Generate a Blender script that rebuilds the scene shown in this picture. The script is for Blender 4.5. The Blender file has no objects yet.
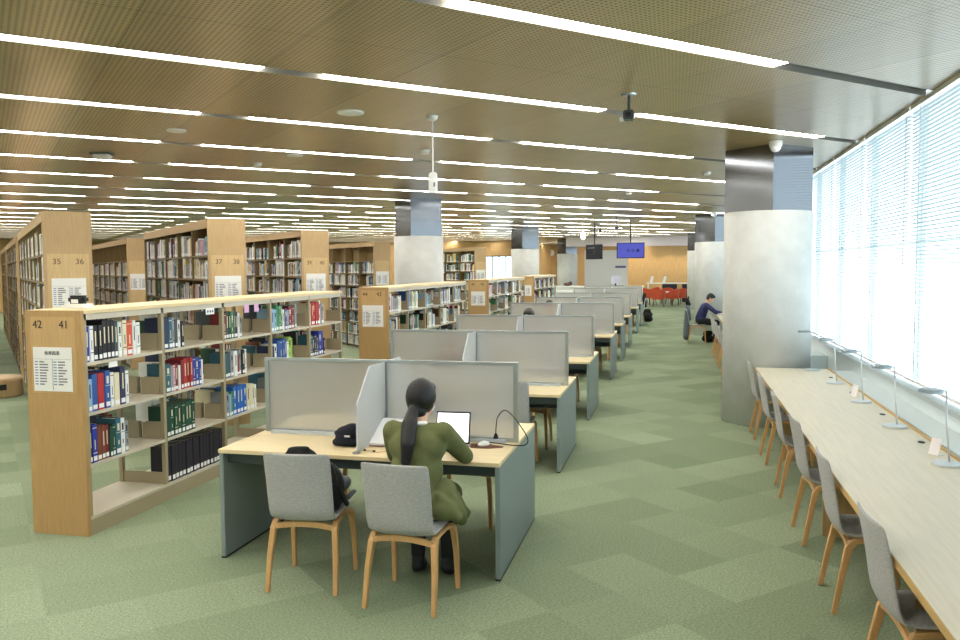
import bpy, bmesh, math, random
from mathutils import Vector, Matrix, Euler
random.seed(7)
PI = math.pi
C = bpy.context.scene.collection
SC = bpy.context.scene

# ------------------------------------------------------------------ camera
CAMZ = 2.0
pitch, roll, yaw = math.radians(3.74), -0.0068, -math.radians(13.48)
fw = Vector((math.sin(yaw)*math.cos(pitch), math.cos(yaw)*math.cos(pitch), -math.sin(pitch)))
rt = Vector((math.cos(yaw), -math.sin(yaw), 0)); up = rt.cross(fw)
rt, up = math.cos(roll)*rt+math.sin(roll)*up, -math.sin(roll)*rt+math.cos(roll)*up
cd = bpy.data.cameras.new('camera'); cam = bpy.data.objects.new('camera', cd); C.objects.link(cam)
m = Matrix((rt, up, -fw)).transposed().to_4x4(); m.translation = (0, 0, CAMZ); cam.matrix_world = m
cd.sensor_width = 36; cd.lens = 811*36/960; cd.clip_end = 300
SC.camera = cam
# ------------------------------------------------------------------ light
SC.view_settings.view_transform = 'Standard'; SC.view_settings.look = 'None'
SC.view_settings.gamma = 1; SC.view_settings.use_curve_mapping = False
SC.view_settings.exposure = 0.45
STRIP = 21.0; SKY = 2.8
w = bpy.data.worlds.new('sky'); SC.world = w; w.use_nodes = True
bg = w.node_tree.nodes['Background']; bg.inputs[0].default_value = (0.86, 0.95, 1.0, 1); bg.inputs[1].default_value = SKY
la = bpy.data.lights.new('window_portal', 'AREA'); la.shape = 'RECTANGLE'; la.size = 58; la.size_y = 2.6
la.cycles.is_portal = True
lo = bpy.data.objects.new('window_portal', la); C.objects.link(lo)
lo.location = (2.32, 26.5, 2.2); lo.rotation_euler = (0, PI/2, 0); lo.rotation_euler = Euler((PI/2, 0, PI/2))
SC.cycles.max_bounces = 8; SC.cycles.diffuse_bounces = 5; SC.cycles.glossy_bounces = 3
SC.cycles.transmission_bounces = 7; SC.cycles.transparent_max_bounces = 12
SC.cycles.caustics_reflective = False; SC.cycles.caustics_refractive = False
SC.cycles.sample_clamp_indirect = 6

# ------------------------------------------------------------------ materials
def lin(c): return tuple(((x/255)/12.92 if x/255 <= .04045 else ((x/255+.055)/1.055)**2.4) for x in c)+(1,)
MC = {}
def mat(name, rgb, rough=.6, metal=0, spec=.5, emit=0, trans=0, bump=0, bscale=60, var=0, vscale=8, stretch=None, coat=0, ior=1.45):
    if name in MC: return MC[name]
    m = bpy.data.materials.new(name); m.use_nodes = True; nt = m.node_tree; n = nt.nodes; l = nt.links
    b = n['Principled BSDF']; c = lin(rgb)
    b.inputs['Base Color'].default_value = c; b.inputs['Roughness'].default_value = rough
    b.inputs['Metallic'].default_value = metal; b.inputs['Specular IOR Level'].default_value = spec
    b.inputs['IOR'].default_value = ior
    if coat: b.inputs['Coat Weight'].default_value = coat
    if trans: b.inputs['Transmission Weight'].default_value = trans
    if emit:
        b.inputs['Emission Color'].default_value = c; b.inputs['Emission Strength'].default_value = emit
    if var or bump:
        tc = n.new('ShaderNodeTexCoord'); mp = n.new('ShaderNodeMapping'); l.new(tc.outputs['Object'], mp.inputs[0])
        if stretch: mp.inputs['Scale'].default_value = stretch
        if var:
            nz = n.new('ShaderNodeTexNoise'); nz.inputs['Scale'].default_value = vscale; nz.inputs['Detail'].default_value = 5
            l.new(mp.outputs[0], nz.inputs[0])
            rp = n.new('ShaderNodeValToRGB'); l.new(nz.outputs[0], rp.inputs[0])
            rp.color_ramp.elements[0].position = .3; rp.color_ramp.elements[1].position = .7
            rp.color_ramp.elements[0].color = tuple(x*(1-var) for x in c[:3])+(1,)
            rp.color_ramp.elements[1].color = tuple(min(1, x*(1+var)) for x in c[:3])+(1,)
            l.new(rp.outputs[0], b.inputs['Base Color'])
        if bump:
            n2 = n.new('ShaderNodeTexNoise'); n2.inputs['Scale'].default_value = bscale; n2.inputs['Detail'].default_value = 3
            l.new(mp.outputs[0], n2.inputs[0]); bp = n.new('ShaderNodeBump'); bp.inputs['Strength'].default_value = bump
            bp.inputs['Distance'].default_value = .01; l.new(n2.outputs[0], bp.inputs['Height']); l.new(bp.outputs[0], b.inputs['Normal'])
    MC[name] = m; return m
PANELWOOD = mat('oak_panel', (182, 154, 112), .5, var=.1, vscale=14, stretch=(6, 6, .35))
INSETWOOD = mat('oak_inset', (198, 170, 124), .5, var=.10, vscale=14, stretch=(6, 6, .35))
MAPLE = mat('maple_top', (226, 205, 160), .42, var=.07, vscale=6, stretch=(5, .5, 5))
BENCHTOP = mat('bench_laminate', (214, 205, 184), .38, var=.06, vscale=7, stretch=(7, .35, 7))
DESKTOP = mat('desk_laminate', (222, 204, 164), .4, var=.05, vscale=7, stretch=(.5, 7, 7))
EDGE = mat('oak_edge', (196, 160, 104), .5)
OAKLEG = mat('oak_leg', (205, 162, 108), .45, var=.1, vscale=12, stretch=(4, 4, .5))
STEEL = mat('beige_steel', (160, 148, 122), .38)
SHELFSTEEL = mat('pale_steel', (196, 189, 172), .35)
BROWNSHELF = mat('brown_shelf', (128, 108, 72), .5)
FABRIC = mat('grey_fabric', (172, 172, 172), .95, var=.18, vscale=55, stretch=(1, 1, 5), bump=.15, bscale=200)
DESKPANEL = mat('desk_steel', (132, 145, 145), .42)
DARKPANEL = mat('dark_desk_steel', (64, 74, 74), .5)
ALU = mat('aluminium', (176, 184, 188), .3, metal=.85)
WHITE = mat('white_plastic', (232, 232, 230), .4)
WHITEWALL = mat('white_paint', (236, 236, 236), .7)
PAPER = mat('white_paper', (238, 240, 242), .8)
INK = mat('ink', (40, 40, 44), .7); GREYINK = mat('grey_ink', (120, 124, 132), .7)
BLACK = mat('black_plastic', (22, 22, 24), .45)
BLACKCLOTH = mat('black_cloth', (18, 19, 22), .9, bump=.4, bscale=60)
CHROME = mat('polished_steel', (118, 122, 128), .14, metal=1, bump=.02, bscale=3)
CONC = mat('concrete', (200, 202, 200), .8, var=.06, vscale=5, bump=.03, bscale=40)
WALLWOOD = mat('wall_oak', (192, 156, 104), .5, var=.1, vscale=6, stretch=(3, 3, .3))
BLINDM = mat('blind_slat', (222, 230, 233), .5)
def slat_material(m):
    nt = m.node_tree; n = nt.nodes; l = nt.links; b = n['Principled BSDF']; out = n['Material Output']
    t = n.new('ShaderNodeBsdfTranslucent'); t.inputs[0].default_value = (.66, .75, .79, 1)
    mx = n.new('ShaderNodeMixShader'); mx.inputs[0].default_value = .4
    l.new(b.outputs[0], mx.inputs[1]); l.new(t.outputs[0], mx.inputs[2]); l.new(mx.outputs[0], out.inputs[0])
slat_material(BLINDM)
def clear_glass():
    m = bpy.data.materials.new('window_glass'); m.use_nodes = True; nt = m.node_tree; n = nt.nodes; l = nt.links
    n.remove(n['Principled BSDF']); tr = n.new('ShaderNodeBsdfTransparent'); tr.inputs[0].default_value = (.95, .98, .98, 1)
    gl = n.new('ShaderNodeBsdfGlossy'); gl.inputs['Roughness'].default_value = .02
    mx = n.new('ShaderNodeMixShader'); mx.inputs[0].default_value = .06
    l.new(tr.outputs[0], mx.inputs[1]); l.new(gl.outputs[0], mx.inputs[2]); l.new(mx.outputs[0], n['Material Output'].inputs[0]); return m
GLASS = clear_glass()
def frost(name, col, mix, rough=.45, tr=.25):
    m = bpy.data.materials.new(name); m.use_nodes = True; nt = m.node_tree; n = nt.nodes; l = nt.links
    b = n['Principled BSDF']; b.inputs['Base Color'].default_value = lin(col); b.inputs['Roughness'].default_value = .5
    rf = n.new('ShaderNodeBsdfRefraction'); rf.inputs['Color'].default_value = (.93, .95, .95, 1); rf.inputs['Roughness'].default_value = rough; rf.inputs['IOR'].default_value = 1.3
    t = n.new('ShaderNodeBsdfTranslucent'); t.inputs[0].default_value = lin(col)
    m1 = n.new('ShaderNodeMixShader'); m1.inputs[0].default_value = tr; l.new(rf.outputs[0], m1.inputs[1]); l.new(t.outputs[0], m1.inputs[2])
    m2 = n.new('ShaderNodeMixShader'); m2.inputs[0].default_value = mix; l.new(m1.outputs[0], m2.inputs[1]); l.new(b.outputs[0], m2.inputs[2])
    l.new(m2.outputs[0], n['Material Output'].inputs[0]); return m
FROST = frost('frosted_panel', (238, 238, 236), .16, rough=.36, tr=.22)
FROSTW = frost('white_acrylic', (236, 240, 242), .6)
LENS = mat('light_lens', (255, 250, 240), .5, emit=STRIP)

def carpet_mat():
    m = bpy.data.materials.new('green_carpet'); m.use_nodes = True; nt = m.node_tree; n = nt.nodes; l = nt.links
    b = n['Principled BSDF']; b.inputs['Roughness'].default_value = .95; b.inputs['Specular IOR Level'].default_value = .25
    tc = n.new('ShaderNodeTexCoord')
    def math_(op, a, bb=None):
        x = n.new('ShaderNodeVectorMath'); x.operation = op; l.new(a, x.inputs[0])
        if bb is not None: x.inputs[1].default_value = bb
        return x.outputs[0]
    off = math_('ADD', tc.outputs['Object'], (.26, .29, 0))
    cell = math_('FLOOR', math_('SCALE', off)); n_scale = cell.node.inputs[0].links[0].from_node; n_scale.inputs['Scale'].default_value = 2.0
    wn = n.new('ShaderNodeTexWhiteNoise'); wn.noise_dimensions = '3D'; l.new(cell, wn.inputs['Vector'])
    # runs of two tiles share a tone here and there
    c2 = math_('FLOOR', math_('MULTIPLY', off, (1.0, 2.0, 0))); wn2 = n.new('ShaderNodeTexWhiteNoise'); l.new(c2, wn2.inputs['Vector'])
    mx = n.new('ShaderNodeMath'); mx.operation = 'MULTIPLY_ADD'; l.new(wn.outputs[0], mx.inputs[0]); mx.inputs[1].default_value = .5
    hf = n.new('ShaderNodeMath'); hf.operation = 'MULTIPLY'; l.new(wn2.outputs[0], hf.inputs[0]); hf.inputs[1].default_value = .5; l.new(hf.outputs[0], mx.inputs[2])
    rp = n.new('ShaderNodeValToRGB'); l.new(mx.outputs[0], rp.inputs[0])
    e = rp.color_ramp.elements; e[0].position = .1; e[0].color = lin((119, 133, 107)); e[1].position = .9; e[1].color = lin((143, 156, 130))
    nz = n.new('ShaderNodeTexNoise'); nz.inputs['Scale'].default_value = 75; nz.inputs['Detail'].default_value = 6; nz.inputs['Roughness'].default_value = .8; l.new(tc.outputs['Object'], nz.inputs[0])
    r2 = n.new('ShaderNodeValToRGB'); l.new(nz.outputs[0], r2.inputs[0]); r2.color_ramp.elements[0].position = .35; r2.color_ramp.elements[1].position = .68
    r2.color_ramp.elements[0].color = (.5, .52, .48, 1); r2.color_ramp.elements[1].color = (1.5, 1.48, 1.48, 1)
    mm = n.new('ShaderNodeMix'); mm.data_type = 'RGBA'; mm.blend_type = 'MULTIPLY'; mm.inputs[0].default_value = 1
    l.new(rp.outputs[0], mm.inputs[6]); l.new(r2.outputs[0], mm.inputs[7]); l.new(mm.outputs[2], b.inputs['Base Color'])
    bp = n.new('ShaderNodeBump'); bp.inputs['Strength'].default_value = .3; bp.inputs['Distance'].default_value = .004; l.new(nz.outputs[0], bp.inputs['Height']); l.new(bp.outputs[0], b.inputs['Normal'])
    return m
def ceiling_mat():
    m = bpy.data.materials.new('perforated_wood_ceiling'); m.use_nodes = True; nt = m.node_tree; n = nt.nodes; l = nt.links
    b = n['Principled BSDF']; b.inputs['Roughness'].default_value = .29; b.inputs['Specular IOR Level'].default_value = .85
    tc = n.new('ShaderNodeTexCoord'); sep = n.new('ShaderNodeSeparateXYZ'); l.new(tc.outputs['Object'], sep.inputs[0])
    def M1(op, *a):
        x = n.new('ShaderNodeMath'); x.operation = op
        for i, v in enumerate(a):
            if isinstance(v, (int, float)): x.inputs[i].default_value = v
            else: l.new(v, x.inputs[i])
        return x.outputs[0]
    def frac(v, per, off=0):
        return M1('SUBTRACT', M1('FRACT', M1('DIVIDE', M1('ADD', v, off), per)), .5)
    fx, fy = frac(sep.outputs[0], .036), frac(sep.outputs[1], .036)
    d = M1('ADD', M1('MULTIPLY', fx, fx), M1('MULTIPLY', fy, fy)); hole = M1('LESS_THAN', d, .075)
    # no holes on the seams
    sx = M1('LESS_THAN', M1('ABSOLUTE', frac(sep.outputs[0], .98, -.82+.49)), .0042)
    sy = M1('LESS_THAN', M1('ABSOLUTE', frac(sep.outputs[1], 2.0, 0.0)), .0016)
    dark = M1('MAXIMUM', M1('MULTIPLY', hole, .92), M1('MULTIPLY', M1('MAXIMUM', sx, sy), .85))
    cx = n.new('ShaderNodeVectorMath'); cx.operation = 'FLOOR'
    mp = n.new('ShaderNodeMapping'); mp.inputs['Location'].default_value = (-.837, 0, 0); mp.inputs['Scale'].default_value = (1/.98, .5, 0); l.new(tc.outputs['Object'], mp.inputs[0]); l.new(mp.outputs[0], cx.inputs[0])
    wn = n.new('ShaderNodeTexWhiteNoise'); l.new(cx.outputs[0], wn.inputs['Vector'])
    mp2 = n.new('ShaderNodeMapping'); mp2.inputs['Scale'].default_value = (9, .6, 1); l.new(tc.outputs['Object'], mp2.inputs[0])
    nz = n.new('ShaderNodeTexNoise'); nz.inputs['Scale'].default_value = 2.5; nz.inputs['Detail'].default_value = 6; l.new(mp2.outputs[0], nz.inputs[0])
    t = M1('ADD', M1('MULTIPLY', wn.outputs[0], .4), M1('MULTIPLY', nz.outputs[0], .6))
    rp = n.new('ShaderNodeValToRGB'); l.new(t, rp.inputs[0]); e = rp.color_ramp.elements
    e[0].position = .2; e[0].color = lin((150, 127, 82)); e[1].position = .8; e[1].color = lin((180, 158, 112))
    mm = n.new('ShaderNodeMix'); mm.data_type = 'RGBA'; l.new(dark, mm.inputs[0]); l.new(rp.outputs[0], mm.inputs[6]); mm.inputs[7].default_value = lin((30, 24, 16))
    l.new(mm.outputs[2], b.inputs['Base Color']); return m
CARPET = carpet_mat(); CEIL = ceiling_mat()

# ------------------------------------------------------------------ mesh helpers
class MB:
    def __init__(s): s.v = []; s.f = []; s.mi = []; s.mats = []
    def m(s, mt):
        if mt not in s.mats: s.mats.append(mt)
        return s.mats.index(mt)
    def add(s, vs, fs, mt, M=None):
        o = len(s.v)
        for v in vs:
            v = Vector(v); s.v.append(tuple(M @ v if M else v))
        k = s.m(mt)
        for f in fs: s.f.append(tuple(o+i for i in f)); s.mi.append(k)
        return s
    def box(s, x0, x1, y0, y1, z0, z1, mt, M=None):
        vs = [(x0,y0,z0),(x1,y0,z0),(x1,y1,z0),(x0,y1,z0),(x0,y0,z1),(x1,y0,z1),(x1,y1,z1),(x0,y1,z1)]
        return s.add(vs, [(3,2,1,0),(4,5,6,7),(0,1,5,4),(1,2,6,5),(2,3,7,6),(3,0,4,7)], mt, M)
    def bar(s, p, q, w, h, mt, w2=None, h2=None, upv=(0,0,1)):
        p, q = Vector(p), Vector(q); d = (q-p).normalized(); u = Vector(upv)
        if abs(d.dot(u)) > .98: u = Vector((0, 1, 0))
        x = d.cross(u).normalized(); y = x.cross(d); w2 = w2 or w; h2 = h2 or h; vs = []
        for (c, a, b) in ((p, w, h), (q, w2, h2)):
            for (i, j) in ((-1,-1),(1,-1),(1,1),(-1,1)): vs.append(c+x*i*a/2+y*j*b/2)
        return s.add(vs, [(0,1,2,3),(7,6,5,4),(0,4,5,1),(1,5,6,2),(2,6,7,3),(3,7,4,0)], mt)
    def tube(s, pts, r, mt, n=8, cap=True):
        pts = [Vector(p) for p in pts]; rr = r if isinstance(r, (list, tuple)) else [r]*len(pts); rings = []; vs = []; fs = []
        prev = None
        for i, p in enumerate(pts):
            d = (pts[min(i+1, len(pts)-1)]-pts[max(i-1, 0)]).normalized()
            if prev is None: u = Vector((0,0,1)) if abs(d.z) < .9 else Vector((1,0,0)); x = d.cross(u).normalized()
            else: x = (prev-d*prev.dot(d)).normalized()
            prev = x; y = d.cross(x)
            for k in range(n): a = 2*PI*k/n; vs.append(p+(x*math.cos(a)+y*math.sin(a))*rr[i])
        for i in range(len(pts)-1):
            for k in range(n): a = i*n+k; b = i*n+(k+1) % n; fs.append((a, b, b+n, a+n))
        if cap: fs.append(tuple(range(n))[::-1]); fs.append(tuple(range((len(pts)-1)*n, len(pts)*n)))
        return s.add(vs, fs, mt)
    def lathe(s, c, prof, mt, n=24, M=None):   # prof: (r,z) bottom to top
        c = Vector(c); vs = []; fs = []
        for (r, z) in prof:
            for k in range(n): a = 2*PI*k/n; vs.append(c+Vector((r*math.cos(a), r*math.sin(a), z)))
        for i in range(len(prof)-1):
            for k in range(n): a = i*n+k; b = i*n+(k+1) % n; fs.append((a, b, b+n, a+n))
        if prof[0][0] > 1e-4: fs.append(tuple(range(n))[::-1])
        if prof[-1][0] > 1e-4: fs.append(tuple(range((len(prof)-1)*n, len(prof)*n)))
        return s.add(vs, fs, mt, M)
    def prism(s, poly, axis, t0, t1, mt, M=None):  # poly 2d extruded along axis 'x','y','z'
        def P(a, b, t): return {'x': (t, a, b), 'y': (a, t, b), 'z': (a, b, t)}[axis]
        n = len(poly); vs = [P(a, b, t0) for a, b in poly]+[P(a, b, t1) for a, b in poly]
        fs = [tuple(range(n))[::-1], tuple(range(n, 2*n))]+[(i, (i+1) % n, (i+1) % n+n, i+n) for i in range(n)]
        return s.add(vs, fs, mt, M)
    def build(s, name, parent=None, smooth=False, bevel=0, label=None, sub=0):
        me = bpy.data.meshes.new(name); me.from_pydata(s.v, [], s.f)
        for mt in s.mats: me.materials.append(mt)
        me.polygons.foreach_set('material_index', s.mi)
        if smooth: me.polygons.foreach_set('use_smooth', [True]*len(s.f))
        bm = bmesh.new(); bm.from_mesh(me); bmesh.ops.recalc_face_normals(bm, faces=bm.faces)
        if bevel: bmesh.ops.bevel(bm, geom=bm.edges[:]+bm.verts[:], offset=bevel, segments=2, affect='EDGES', clamp_overlap=True)
        bm.to_mesh(me); bm.free(); me.update()
        o = bpy.data.objects.new(name, me); C.objects.link(o)
        if parent: o.parent = parent
        if sub: md = o.modifiers.new('smooth', 'SUBSURF'); md.levels = sub; md.render_levels = sub
        if label: o['label'] = label
        return o
def tag(o, label, cat, group=None, kind=None):
    if label: o['label'] = label
    if cat: o['category'] = cat
    if group: o['group'] = group
    if kind: o['kind'] = kind
    return o
def thing(name, label, cat, loc=(0,0,0), rz=0, group=None):
    o = bpy.data.objects.new(name, None); o.empty_display_size = .1; C.objects.link(o); o.location = loc; o.rotation_euler = (0,0,rz)
    return tag(o, label, cat, group)
def struct(o): o['kind'] = 'structure'; return o
KIDS = {}
def copy_tree(o, parent=None):
    c = o.copy(); C.objects.link(c)
    if parent: c.parent = parent; c.matrix_parent_inverse = o.matrix_parent_inverse
    for ch in KIDS.get(o.name) or [x for x in o.children]: copy_tree(ch, c)
    return c
def text_mesh(name, s, size, mt, parent, loc, rot, extrude=.001, align='CENTER'):
    cu = bpy.data.curves.new('t', 'FONT'); cu.body = s; cu.size = size; cu.extrude = extrude; cu.align_x = align; cu.align_y = 'CENTER'
    t = bpy.data.objects.new('t', cu); C.objects.link(t); bpy.context.view_layer.update()
    me = bpy.data.meshes.new_from_object(t.evaluated_get(bpy.context.evaluated_depsgraph_get()))
    bpy.data.objects.remove(t); me.materials.clear(); me.materials.append(mt)
    o = bpy.data.objects.new(name, me); C.objects.link(o); o.parent = parent; o.location = loc; o.rotation_euler = rot; return o
S2 = math.sqrt(.5)
def AB(a, b): return ((a-b)*S2, (a+b)*S2)          # diagonal grid -> room coordinates
def ab(x, y): return ((x+y)*S2, (y-x)*S2)
def clip(poly, x0, x1, y0, y1):
    def cut(P, inside, inter):
        out = []
        for i in range(len(P)):
            A, B = P[i-1], P[i]
            if inside(B):
                if not inside(A): out.append(inter(A, B))
                out.append(B)
            elif inside(A): out.append(inter(A, B))
        return out
    for ax, lim, sg in ((0, x0, 1), (0, x1, -1), (1, y0, 1), (1, y1, -1)):
        if not poly: return []
        poly = cut(poly, lambda p: sg*(p[ax]-lim) >= -1e-9, lambda A, B: tuple(A[k]+(B[k]-A[k])*(lim-A[ax])/(B[ax]-A[ax]) for k in (0, 1)))
    return poly

# ------------------------------------------------------------------ setting
X0, X1, Y0, Y1, H = -31.0, 2.12, -3.0, 55.0, 3.46
def abrect(a0, a1, b0, b1, x0=X0, x1=X1, y0=Y0, y1=Y1):
    P = clip([AB(a0, b0), AB(a1, b0), AB(a1, b1), AB(a0, b1)], x0, x1, y0, y1)
    return [ab(*p) for p in P]
mb = MB(); P = abrect(-60, 60, -60, 80); mb.prism(P, 'z', -.1, 0, CARPET); f = struct(mb.build('floor')); f.rotation_euler = (0, 0, PI/4)
mb = MB(); SW = .08
SLOT = mat('slot_grey', (110, 108, 100), .5)
for k in range(-12, 34):
    b0, b1 = 2*k+SW, 2*k+2-SW
    P = abrect(-60, 60, b0, b1)
    if len(P) > 2:
        n = len(P); mb.prism(P, 'z', H, H+.08, CEIL)
        for q in range(n): mb.mi[-1-q] = mb.m(SLOT)
    P = abrect(-60, 60, 2*k-SW, 2*k+SW)
    if len(P) > 2: mb.prism(P, 'z', H+.05, H+.08, SLOT)
c = struct(mb.build('ceiling')); c.rotation_euler = (0, 0, PI/4)
# strip lights in the slots
strip_proto = None; nl = 0
ORD = ['first', 'second', 'third', 'fourth', 'fifth', 'sixth', 'seventh', 'eighth', 'ninth', 'tenth', 'eleventh', 'twelfth', 'thirteenth', 'fourteenth', 'fifteenth', 'sixteenth', 'seventeenth', 'eighteenth', 'nineteenth', 'twentieth']
seenrow = {}
HID = [(b, a) for b in () for a in ()]
def project(x, y, z):
    v = Vector((x, y, z-CAMZ)); d = v.dot(fw)
    if d < .05: return None
    return (480+811*v.dot(rt)/d, 320-811*v.dot(up)/d, d)
for k in range(1, 22):
    for j in range(-14, 20):
        a0 = 2.30+3.24*j; P = abrect(a0, a0+2.76, 2*k-.07, 2*k+.07, X0, X1-.5)
        P = [p for p in P]
        if len(P) < 4 or (max(p[0] for p in P)-min(p[0] for p in P)) < 2.7: continue
        ca, cb = a0+1.38, 2*k; x, y = AB(ca, cb)
        pp = [project(*AB(a0+t, cb), H) for t in (0, .7, 1.4, 2.1, 2.76)]
        vis = any(q and -10 < q[0] < 970 and -10 < q[1] < 650 for q in pp)
        if not vis and y > 16: continue
        if 40.4 < y < 44.1 and x > -7.0: continue
        if strip_proto is None:
            m_ = MB(); m_.box(-1.38, 1.38, -.072, .072, 0, .02, LENS); strip_proto = m_.build('strip_light'); o = strip_proto
        else: o = strip_proto.copy(); C.objects.link(o)
        o.location = (x, y, H+.006); o.rotation_euler = (0, 0, PI/4)
        if k <= 8 and vis:
            seenrow[k] = seenrow.get(k, 0)+1
            lab = 'slim lit white ceiling strip, %s from the left in the %s nearest ceiling row' % (ORD[seenrow[k]-1], ORD[k-1])
            if k == 1: lab = 'slim lit white ceiling strip number %d over the camera end of the room' % seenrow[k]
        else: lab = 'thin lit white strip light in the rows far down the ceiling' if vis else 'lit white strip light in the ceiling outside the view'
        tag(o, lab, 'ceiling light', 'strip lights set in the diagonal ceiling slots'); nl += 1
print('strips', nl)
# walls
def wallbox(name, x0, x1, y0, y1, z0, z1, mt): return struct(MB().box(x0, x1, y0, y1, z0, z1, mt).build(name))
wallbox('wall_left', X0-.2, X0, Y0, Y1, 0, H+.1, WALLWOOD)
wallbox('wall_front', X0, X1+.2, Y0-.2, Y0, 0, H+.1, WHITEWALL)
# far wall: oak cladding left of the lounge, further back behind it
mb = MB(); mb.box(X0, -10.35, 44.5, 44.8, 0, H, WALLWOOD); mb.box(-10.35, -8.75, 44.5, 44.8, 2.62, H, WALLWOOD); mb.box(-8.75, -8.2, 44.5, 44.8, 0, H, WALLWOOD)
mb.box(-8.5, -8.2, 44.8, Y1, 0, H, WALLWOOD); struct(mb.build('wall_back'))
wallbox('wall_lounge', -8.5, X1+.2, Y1, Y1+.2, 0, H+.1, WALLWOOD)
mb = MB()
for i in range(5): mb.box(-10.35+i*.385, -10.30+i*.385, 44.5, 44.58, 0, 2.62, mat('dark_frame', (70, 78, 90), .4))
mb.box(-10.35, -8.75, 44.5, 44.58, 2.56, 2.62, MC['dark_frame']); fr = struct(mb.build('door_1'))
p = MB().box(-10.3, -8.8, 44.53, 44.55, 0, 2.56, GLASS).build('door_glass', fr)
# no corridor behind the glass: left open so the sky background brightens it
# dropped bulkhead in front of the lounge
wallbox('trim_1', -5.4, 1.2, 41.5, 43.0, 3.02, H, mat('bulkhead', (240, 228, 232), .6))
# window wall
mb = MB(); mb.box(X1-.04, X1+.2, Y0, Y1, 0, .86, mat('ledge_white', (226, 238, 242), .25)); mb.box(X1+.04, X1+.2, Y0, Y1, H+.0, H+.1, WHITEWALL); struct(mb.build('wall_right'))
WFR = mat('window_frame_grey', (205, 214, 218), .4, metal=.3)
mb = MB(); mb.box(2.03, X1+.02, Y0, Y1, .86, .90, mat('sill_grey', (176, 186, 188), .4)); struct(mb.build('trim_2'))
mb = MB(); mb.box(1.84, 2.075, Y0, 10.35, 0, .735, MC['ledge_white']); mb.box(1.84, 2.075, 12.0, Y1-.05, 0, .735, MC['ledge_white']); struct(mb.build('trim_3'))
NW = 31
for i in range(NW):
    y0 = -2.75+i*1.85
    if y0+1.85 > Y1: break
    mb = MB(); mb.box(2.20, 2.27, y0-.02, y0+.02, .9, H+.02, WFR); mb.box(2.20, 2.27, y0+.02, y0+1.83, 2.205, 2.215, WFR)
    fr = struct(mb.build('window_%d' % (i+1))); MB().box(2.225, 2.235, y0+.02, y0+1.83, .9, H+.02, GLASS).build('window_pane', fr)
# venetian blinds, one per window
bp = None
mb = MB(); n = 0; z = .965
tl = math.radians(17)
while z < H-.05:
    dx, dz = .0165*math.cos(tl), .0165*math.sin(tl)
    vs = []
    for (sx, sz) in ((-1, 1), (0, 0), (1, -1)):
        hump = .0025 if sx == 0 else 0
        vs.append((sx*dx, sz*dz+hump))
    for (a, b) in ((0, 1), (1, 2)):
        (xa, za), (xb, zb) = vs[a], vs[b]
        mb.add([(xa, 0, z+za), (xb, 0, z+zb), (xb, 1.79, z+zb), (xa, 1.79, z+za), (xa, 0, z+za-.0012), (xb, 0, z+zb-.0012), (xb, 1.79, z+zb-.0012), (xa, 1.79, z+za-.0012)],
               [(0,1,2,3),(7,6,5,4),(0,4,5,1),(2,6,7,3),(1,5,6,2),(3,7,4,0)], BLINDM)
    z += .036
slats = mb.build('slats')
blind = thing('venetian_blind', '', 'blind', (2.13, 0, 0)); slats.parent = blind
MB().box(-.02, .02, 0, 1.79, H-.04, H-.002, WHITE).build('head_rail', blind)
MB().box(-.014, .014, 0, 1.79, .925, .945, WHITE).build('bottom_rail', blind)
CORD = mat('cord_grey', (196, 204, 206), .7)
for cy in (.3, 1.49):
    MB().box(-.0195, -.0185, cy-.002, cy+.002, .94, H-.06, CORD).build('ladder_cord', blind)
MB().box(-.03, -.024, .05, .056, 1.5, H-.08, CORD).build('tilt_wand', blind)
vi = 0
for i in range(NW):
    y0 = -2.72+i*1.85
    if y0+1.8 > Y1: break
    o = blind if i == 0 else copy_tree(blind)
    o.location = (2.13, y0, 0)
    if y0 > 25 or y0 < -1: lab = 'white venetian blind far along the window wall'
    elif 3 < y0 < 12.2:
        vi += 1; lab = 'white half open venetian blind, %s in view counting from the right edge of the photo' % ORD[vi-1]
    else: lab = 'white venetian blind on the window wall hidden behind the round column'
    tag(o, lab, 'blind', 'venetian blinds along the window wall')

# ------------------------------------------------------------------ columns
def column(x, y, lab):
    r = thing('column', lab, 'column', (x, y, 0))
    n = 48; pr = [(.535, 0), (.535, 2.655), (.525, 2.665)]
    MB().lathe((0, 0, 0), pr, CONC, n).build('concrete_shaft', r, smooth=False).data.polygons.foreach_set('use_smooth', [True]*(n*2)+[False]*2)
    k = .528
    MB().prism([(0, -k), (k, 0), (0, k), (-k, 0)], 'z', 2.665, H, CHROME).build('steel_cladding', r)
    return r
column(1.15, 10.95, 'large round concrete column with square steel top at the end of the window bench')
column(1.10, 24.3, 'round concrete column beyond the seated man in the blue sweater')
column(1.10, 38.0, 'farther slim looking round concrete column on the window side near the red chairs')
column(-5.41, 16.9, 'round concrete column rising behind the bookcase numbered 44 and 43')
column(-5.55, 30.6, 'round concrete column behind the third low bookcase')
column(-5.54, 43.1, 'farthest round concrete column left of the dark hanging monitor')

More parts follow.
